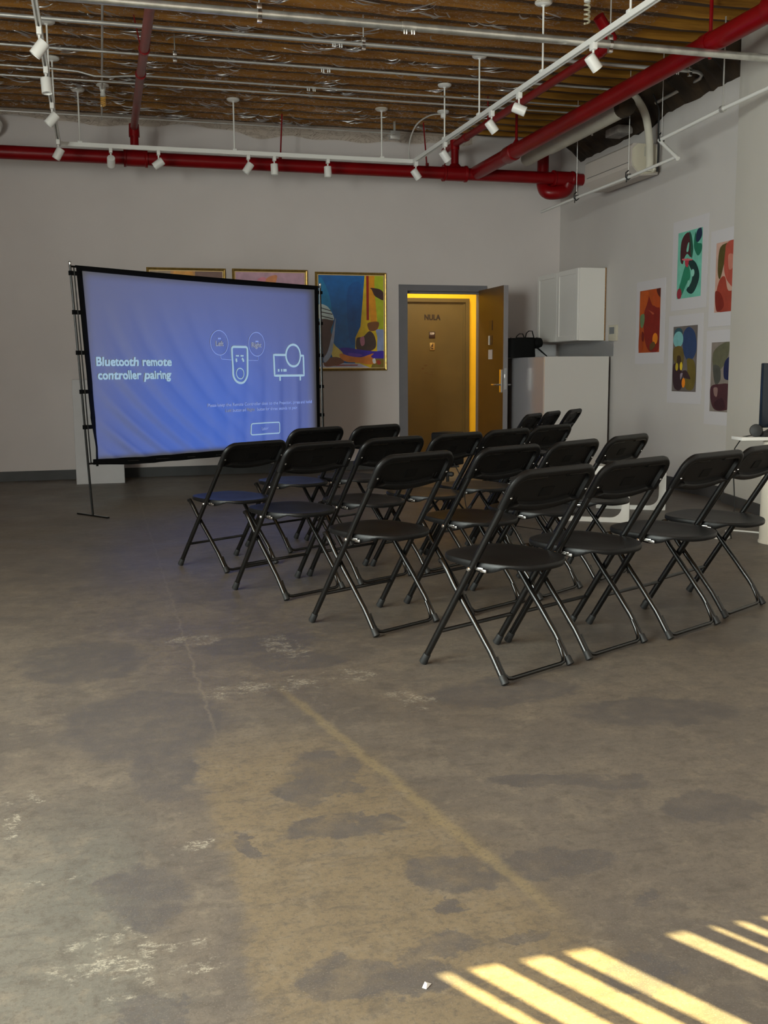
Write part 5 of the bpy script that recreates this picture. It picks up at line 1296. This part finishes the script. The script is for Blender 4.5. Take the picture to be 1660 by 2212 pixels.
w = MB(); w.tube(cr3([(3.53, 10.37, 3.775), (3.42, 10.40, 3.76), (3.30, 10.44, 3.68), (3.24, 10.47, 3.55), (3.225, 10.49, 3.42), (3.235, 10.5, 3.33)]), 0.008, 8); w.build('whip', M['galv_dull'], t, o)
# white round vent near the top of the back wall at the left edge
t = thing('wall_duct', 'white round duct stub on the back wall at the picture edge', 'duct', (-0.93, 11.40, 3.62)); o = (-0.93, 11.40, 3.62)
w = MB(); w.tube([(-0.94, 11.50, 3.66), (-0.94, 11.40, 3.66), (-0.93, 11.36, 3.64)], [0.10, 0.10, 0.11], 28); w.build('collar', M['white_plastic'], t, o)
w = MB(); w.tube([(-0.93, 11.36, 3.64), (-0.925, 11.34, 3.60)], [0.112, 0.09], 28); w.build('mouth', M['white_metal'], t, o)

# ------------------------------------------------------------------ air conditioner, duct, white pipe
AX0, AY0, AY1, AZ0, AZ1 = 5.0, 9.02, 10.0, 2.985, 3.285
AXE = wx(9.0) - 0.03
t = thing('air_conditioner', 'white wall-hung air conditioner under the red main at the side wall', 'air conditioner', (5.15, 9.5, AZ0)); o = (5.15, 9.5, AZ0)
prof = [(AXE, AZ0 + 0.02), (AX0 + 0.10, AZ0), (AX0 + 0.01, AZ0 + 0.09), (AX0, AZ0 + 0.13), (AX0, AZ1 - 0.02), (AX0 + 0.02, AZ1), (AXE, AZ1)]
w = MB(); w.prism(prof, AY0 + 0.012, AY1, lambda a, b_, h: (a, h, b_)); w.build('housing', simple('aged_white_plastic', (0.50, 0.445, 0.40, 1), 0.45), t, o, smooth=0)
prof2 = [(AXE - 0.02, AZ0 + 0.035), (AX0 + 0.10, AZ0 + 0.012), (AX0 + 0.018, AZ0 + 0.09), (AX0 + 0.008, AZ0 + 0.13), (AX0 + 0.008, AZ1 - 0.05), (AX0 + 0.06, AZ1 - 0.005), (AXE - 0.05, AZ1 - 0.005), (AXE - 0.02, AZ1 - 0.05)]
w = MB(); w.prism(prof2, AY0, AY0 + 0.012, lambda a, b_, h: (a, h, b_)); ep = w.build('end_cover', M['cream_plastic'], t, o, smooth=0)
w = MB(); w.box(AX0 + 0.13, AX0 + 0.21, AY0 - 0.001, AY0, AZ1 - 0.12, AZ1 - 0.03); lp = w.build('rating_label', simple('label_grey', (0.42, 0.40, 0.34, 1), 0.6), ep, o, smooth=0)
w = MB(); w.box(AX0 - 0.0012, AX0 + 0.002, AY0 + 0.06, AY1 - 0.05, AZ0 + 0.128, AZ0 + 0.133)
w.build('outlet_slot', M['lens_dark'], t, o, smooth=0)
# refrigerant bundle up from the unit
w = MB(); w.tube(cr3([(5.17, 8.985, 3.02), (5.165, 8.975, 3.14), (5.15, 8.97, 3.32), (5.10, 8.96, 3.52), (5.00, 8.95, 3.66), (4.90, 8.97, 3.74)]), 0.036, 14)
w.tube([(5.19, 8.975, 3.02), (5.21, 8.95, 3.05)], 0.02, 8); w.build('line_set', M['insul'], t, o)
w = MB(); w.tube(cr3([(5.25, 8.98, 3.02), (5.245, 8.96, 3.2), (5.235, 8.95, 3.45), (5.22, 8.93, 3.58), (5.14, 8.9, 3.70)]), 0.009, 8); w.build('drain_hose', M['cable_black'], t, o)
# wrapped white duct pipe beside the red main
w = MB(); w.tube([(4.60, 10.60, 3.42), (4.62, 10.0, 3.44)], 0.070, 24); w.tube([(4.62, 10.02, 3.44), (4.66, 8.62, 3.475)], 0.080, 24)
t = thing('wrapped_duct', 'cream wrapped duct pipe running just under the red main', 'duct', (4.64, 9.6, 3.45)); w.build('duct', M['insul'], t, (4.64, 9.6, 3.45))
w = MB(); w.lathe([(0.02, -0.10), (0.085, -0.08), (0.092, -0.02), (0.085, 0.03), (0.03, 0.04)], (4.67, 8.56, 3.48), 18, axis=(0, -1, 0)); w.build('open_end', M['rough_dark'], t, (4.64, 9.6, 3.45))
# solid added to darken the broken void between wall top and joists
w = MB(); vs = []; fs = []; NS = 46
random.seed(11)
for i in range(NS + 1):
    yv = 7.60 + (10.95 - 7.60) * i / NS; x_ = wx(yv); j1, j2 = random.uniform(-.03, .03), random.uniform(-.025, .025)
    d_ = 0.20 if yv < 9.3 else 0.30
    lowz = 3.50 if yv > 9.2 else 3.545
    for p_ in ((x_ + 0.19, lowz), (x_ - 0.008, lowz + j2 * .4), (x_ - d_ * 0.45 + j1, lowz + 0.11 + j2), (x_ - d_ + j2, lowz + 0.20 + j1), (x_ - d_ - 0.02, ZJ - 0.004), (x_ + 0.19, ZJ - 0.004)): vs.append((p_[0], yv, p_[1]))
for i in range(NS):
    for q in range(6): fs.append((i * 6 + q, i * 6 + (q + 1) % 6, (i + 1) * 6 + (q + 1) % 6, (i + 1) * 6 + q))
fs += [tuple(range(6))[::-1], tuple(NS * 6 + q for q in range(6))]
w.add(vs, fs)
tag(w.build('ceiling_gap_filler', M['rough_dark'], smooth=0), 'wood-brown dark solid added to fill the shaded gap above the side wall', 'gap filler')
w = MB(); w.tube([(4.98, 9.92, 3.66), (5.04, 9.94, 3.60), (5.05, 9.95, 3.55)], 0.010, 8)
tag(w.build('white_wire', M['cable_white']), 'short white wire looping over the dark gap filler', 'wire')
w = MB(); w.bbox(5.13, 5.30, 9.55, 9.82, 3.50, 3.58, 0.01)
tag(w.build('plaster_block', M['concrete_edge']), 'grey broken plaster block on the wall edge above the air conditioner', 'rubble')
# white hanging pipe in front of the unit
t = thing('white_pipe', 'thin white pipe on black hooks passing under the air conditioner', 'pipe', (4.9, 9.4, 2.93)); o = (4.9, 9.4, 2.93)
X4 = 4.8
pp = [(X4, 10.639, 2.876), (X4, 9.778, 2.891), (X4, 8.717, 2.902), (X4, 7.903, 2.922)]
w = MB(); w.tube(pp, 0.014, 12); w.build('pipe', M['white_plastic'], t, o)
w = MB(); w.tube([(X4, 7.903, 2.922), (X4, 8.188, 3.118)], 0.016, 12); w.lathe([(0.019, -0.03), (0.019, 0.03)], (X4, 7.903, 2.922), 12, axis=(0, 0.8, 0.6)); w.build('offset_elbow', M['white_plastic'], t, o)
w = MB(); w.tube([(X4, 8.188, 3.118), (X4, 7.253, 3.156), (X4, 6.692, 3.167), (X4 - 0.14, 5.6, 3.19)], 0.016, 12); w.build('pipe', M['white_plastic'], t, o)
def zp(y): return 2.876 + (10.639 - y) * 0.0160
for y in (9.778, 8.717):
    w = MB(); z0 = zp(y); w.tube([(X4, y, z0 + 0.03), (X4 + 0.0, y, ZJ)], 0.0035, 6); w.build('hanger_rod', M['galv_dull'], t, o)
    w = MB(); w.tube([(X4, y, z0 + 0.055), (X4 - 0.03, y - 0.01, z0 + 0.035), (X4 - 0.028, y, z0 - 0.005), (X4, y, z0 - 0.028), (X4 + 0.026, y, z0 - 0.005), (X4 + 0.02, y, z0 + 0.025), (X4 - 0.01, y, z0 + 0.02), (X4 - 0.02, y, z0 - 0.05)], 0.006, 6); w.build('hook', M['cable_black'], t, o)
w = MB(); w.tube([(X4, 8.15, 3.14), (X4, 8.15, ZJ)], 0.0035, 6); w.build('hanger_rod', M['galv_dull'], t, o)
w = MB(); w.tube([(X4, 8.16, 3.175), (X4 - 0.028, 8.15, 3.15), (X4 - 0.02, 8.15, 3.105), (X4 + 0.02, 8.15, 3.09), (X4 + 0.025, 8.15, 3.13), (X4, 8.15, 3.14)], 0.006, 6); w.build('hook', M['cable_black'], t, o)
w = MB(); w.tube([(X4, 7.253, 3.16), (X4, 7.253, ZJ)], 0.006, 8); w.build('hanger_rod', M['galv_dull'], t, o)
w = MB(); w.tube([(X4, 7.235, 3.156), (X4, 7.271, 3.156)], 0.026, 12); w.build('clamp', M['galv_dull'], t, o)

# ------------------------------------------------------------------ lights
def area(name, loc, rot, sx_, sy_, power, col):
    l = bpy.data.lights.new(name, 'AREA'); l.shape = 'RECTANGLE'; l.size = sx_; l.size_y = sy_; l.energy = power; l.color = col
    o = bpy.data.objects.new(name, l); COL.objects.link(o); o.location = loc; o.rotation_euler = rot; return o
# daylight entering by the shop windows in the front wall and by the left-hand windows
area('front_window_daylight', ((FW[0] + FW[1]) / 2, YF + 0.01, (0.5 + HZ + 0.45) / 2), (PI / 2, 0, PI), FW[1] - FW[0] - 0.1, HZ - 0.15, 550, (1.0, 0.91, 0.84))
for (a, b_), pw in zip(LWIN, (500, 170)):
    area('left_window_daylight', (XL + 0.01, (a + b_) / 2, 1.8), (PI / 2, 0, -PI / 2), b_ - a - 0.1, 2.1, pw, (0.92, 1.0, 0.93))
# hallway lamp
area('hallway_lamp', (4.2, 12.35, 2.88), (0, 0, 0), 1.2, 0.25, 40, (1.0, 0.86, 0.55))
# sun through the blind
s = bpy.data.lights.new('sun', 'SUN'); s.energy = 54; s.angle = math.radians(0.25); s.color = (1.0, 0.83, 0.36)
so = bpy.data.objects.new('sun', s); COL.objects.link(so)
el = math.atan(HZ / (2.94 / math.cos(math.atan(0.534)))); az = Vector((-0.534, 1.0, 0)).normalized()
dv3 = Vector((az.x * math.cos(el), az.y * math.cos(el), -math.sin(el)))
so.rotation_euler = dv3.to_track_quat('-Z', 'Y').to_euler()
# projector beam: a spot whose node tree limits it to the picture on the fabric
lp = Vector((pj.x, pj.y, 0.60)) + Vector((aim.x, aim.y, 0)).normalized() * 0.13
sl_ = bpy.data.lights.new('projector_beam', 'SPOT'); sl_.energy = 520; sl_.spot_size = math.radians(100); sl_.spot_blend = 0.0; sl_.shadow_soft_size = 0.008
slo = bpy.data.objects.new('projector_beam', sl_); COL.objects.link(slo); slo.location = lp
q = (c0 * 0 + Vector((1.014, 9.18, 1.19)) - lp).to_track_quat('-Z', 'Y'); slo.rotation_euler = q.to_euler()
sl_.use_nodes = True; nt = sl_.node_tree; nt.nodes.clear()
lo_ = nt.nodes.new('ShaderNodeOutputLight'); em = nt.nodes.new('ShaderNodeEmission'); nt.links.new(em.outputs[0], lo_.inputs[0])
tc = nt.nodes.new('ShaderNodeTexCoord')
Rm = q.to_matrix()
# ray lp + t*d meets the screen plane; s = SD.(p-SP), z = p.z, both ratios of linear forms of d
c_n = -(SN.dot(SP - lp)) ; 
def loc_(v): return Rm.transposed() @ v
den = loc_(SN); k0 = SN.dot(SP - lp)
num_s = loc_(SD * k0 + SN * (SD.dot(lp - SP))); num_z = loc_(Vector((0, 0, 1)) * k0 + SN * lp.z)
def dot(v):
    d_ = nt.nodes.new('ShaderNodeVectorMath'); d_.operation = 'DOT_PRODUCT'; d_.inputs[1].default_value = v; nt.links.new(tc.outputs['Normal'], d_.inputs[0]); return d_.outputs['Value']
def mth(op, a, b_=0.0):
    m_ = nt.nodes.new('ShaderNodeMath'); m_.operation = op
    for i, x in enumerate((a, b_)):
        if isinstance(x, (int, float)): m_.inputs[i].default_value = x
        else: nt.links.new(x, m_.inputs[i])
    return m_.outputs[0]
dn_ = dot(den); Sv = mth('DIVIDE', dot(num_s), dn_); Zv = mth('DIVIDE', dot(num_z), dn_)
def step(v, a, b_):
    r = nt.nodes.new('ShaderNodeMapRange'); r.interpolation_type = 'SMOOTHSTEP'; r.inputs[1].default_value = a; r.inputs[2].default_value = b_; nt.links.new(v, r.inputs[0]); return r.outputs[0]
mask = mth('MULTIPLY', mth('MULTIPLY', step(Sv, 0.02, 0.14), step(Sv, 2.67, 2.50)), mth('MULTIPLY', step(Zv, 0.44, 0.50), step(Zv, 1.97, 1.86)))
rr = mth('SQRT', mth('ADD', mth('POWER', mth('DIVIDE', mth('SUBTRACT', Sv, 1.15), 1.35), 2.0), mth('POWER', mth('DIVIDE', mth('SUBTRACT', Zv, 0.75), 1.0), 2.0)))
mxn = nt.nodes.new('ShaderNodeMix'); mxn.data_type = 'RGBA'; nt.links.new(step(rr, 0.1, 1.25), mxn.inputs[0])
mxn.inputs[6].default_value = (0.010, 0.150, 0.80, 1); mxn.inputs[7].default_value = (0.110, 0.180, 0.60, 1)
nt.links.new(mxn.outputs[2], em.inputs[0]); nt.links.new(mask, em.inputs[1])
# outdoor world, seen only by way of the window openings
wd = bpy.data.worlds.new('outdoors'); SC.world = wd; wd.use_nodes = True
wd.node_tree.nodes['Background'].inputs[0].default_value = (0.75, 0.85, 1.0, 1); wd.node_tree.nodes['Background'].inputs[1].default_value = 0.6

# ------------------------------------------------------------------ camera
cam = bpy.data.cameras.new('camera'); co = bpy.data.objects.new('camera', cam); COL.objects.link(co)
rt = Vector((0.9629054849, -0.2697388618, -0.0073466694)); dw = Vector((-0.0438476418, -0.1295456579, -0.9906035064)); fw_ = Vector((0.2662525331, 0.9541796838, -0.1365676376))
mw = Matrix((( rt.x, -dw.x, -fw_.x, 0), (rt.y, -dw.y, -fw_.y, 0), (rt.z, -dw.z, -fw_.z, 1.133366), (0, 0, 0, 1)))
co.matrix_world = mw
cam.sensor_fit = 'HORIZONTAL'; cam.sensor_width = 36.0; cam.lens = 36.0 * 2187.6966 / 1660.0; cam.clip_start = 0.05; cam.clip_end = 100
SC.camera = co
SC.view_settings.view_transform = 'Standard'; SC.view_settings.look = 'None'; SC.view_settings.exposure = 0.0; SC.view_settings.gamma = 1.0
SC.view_settings.use_curve_mapping = False
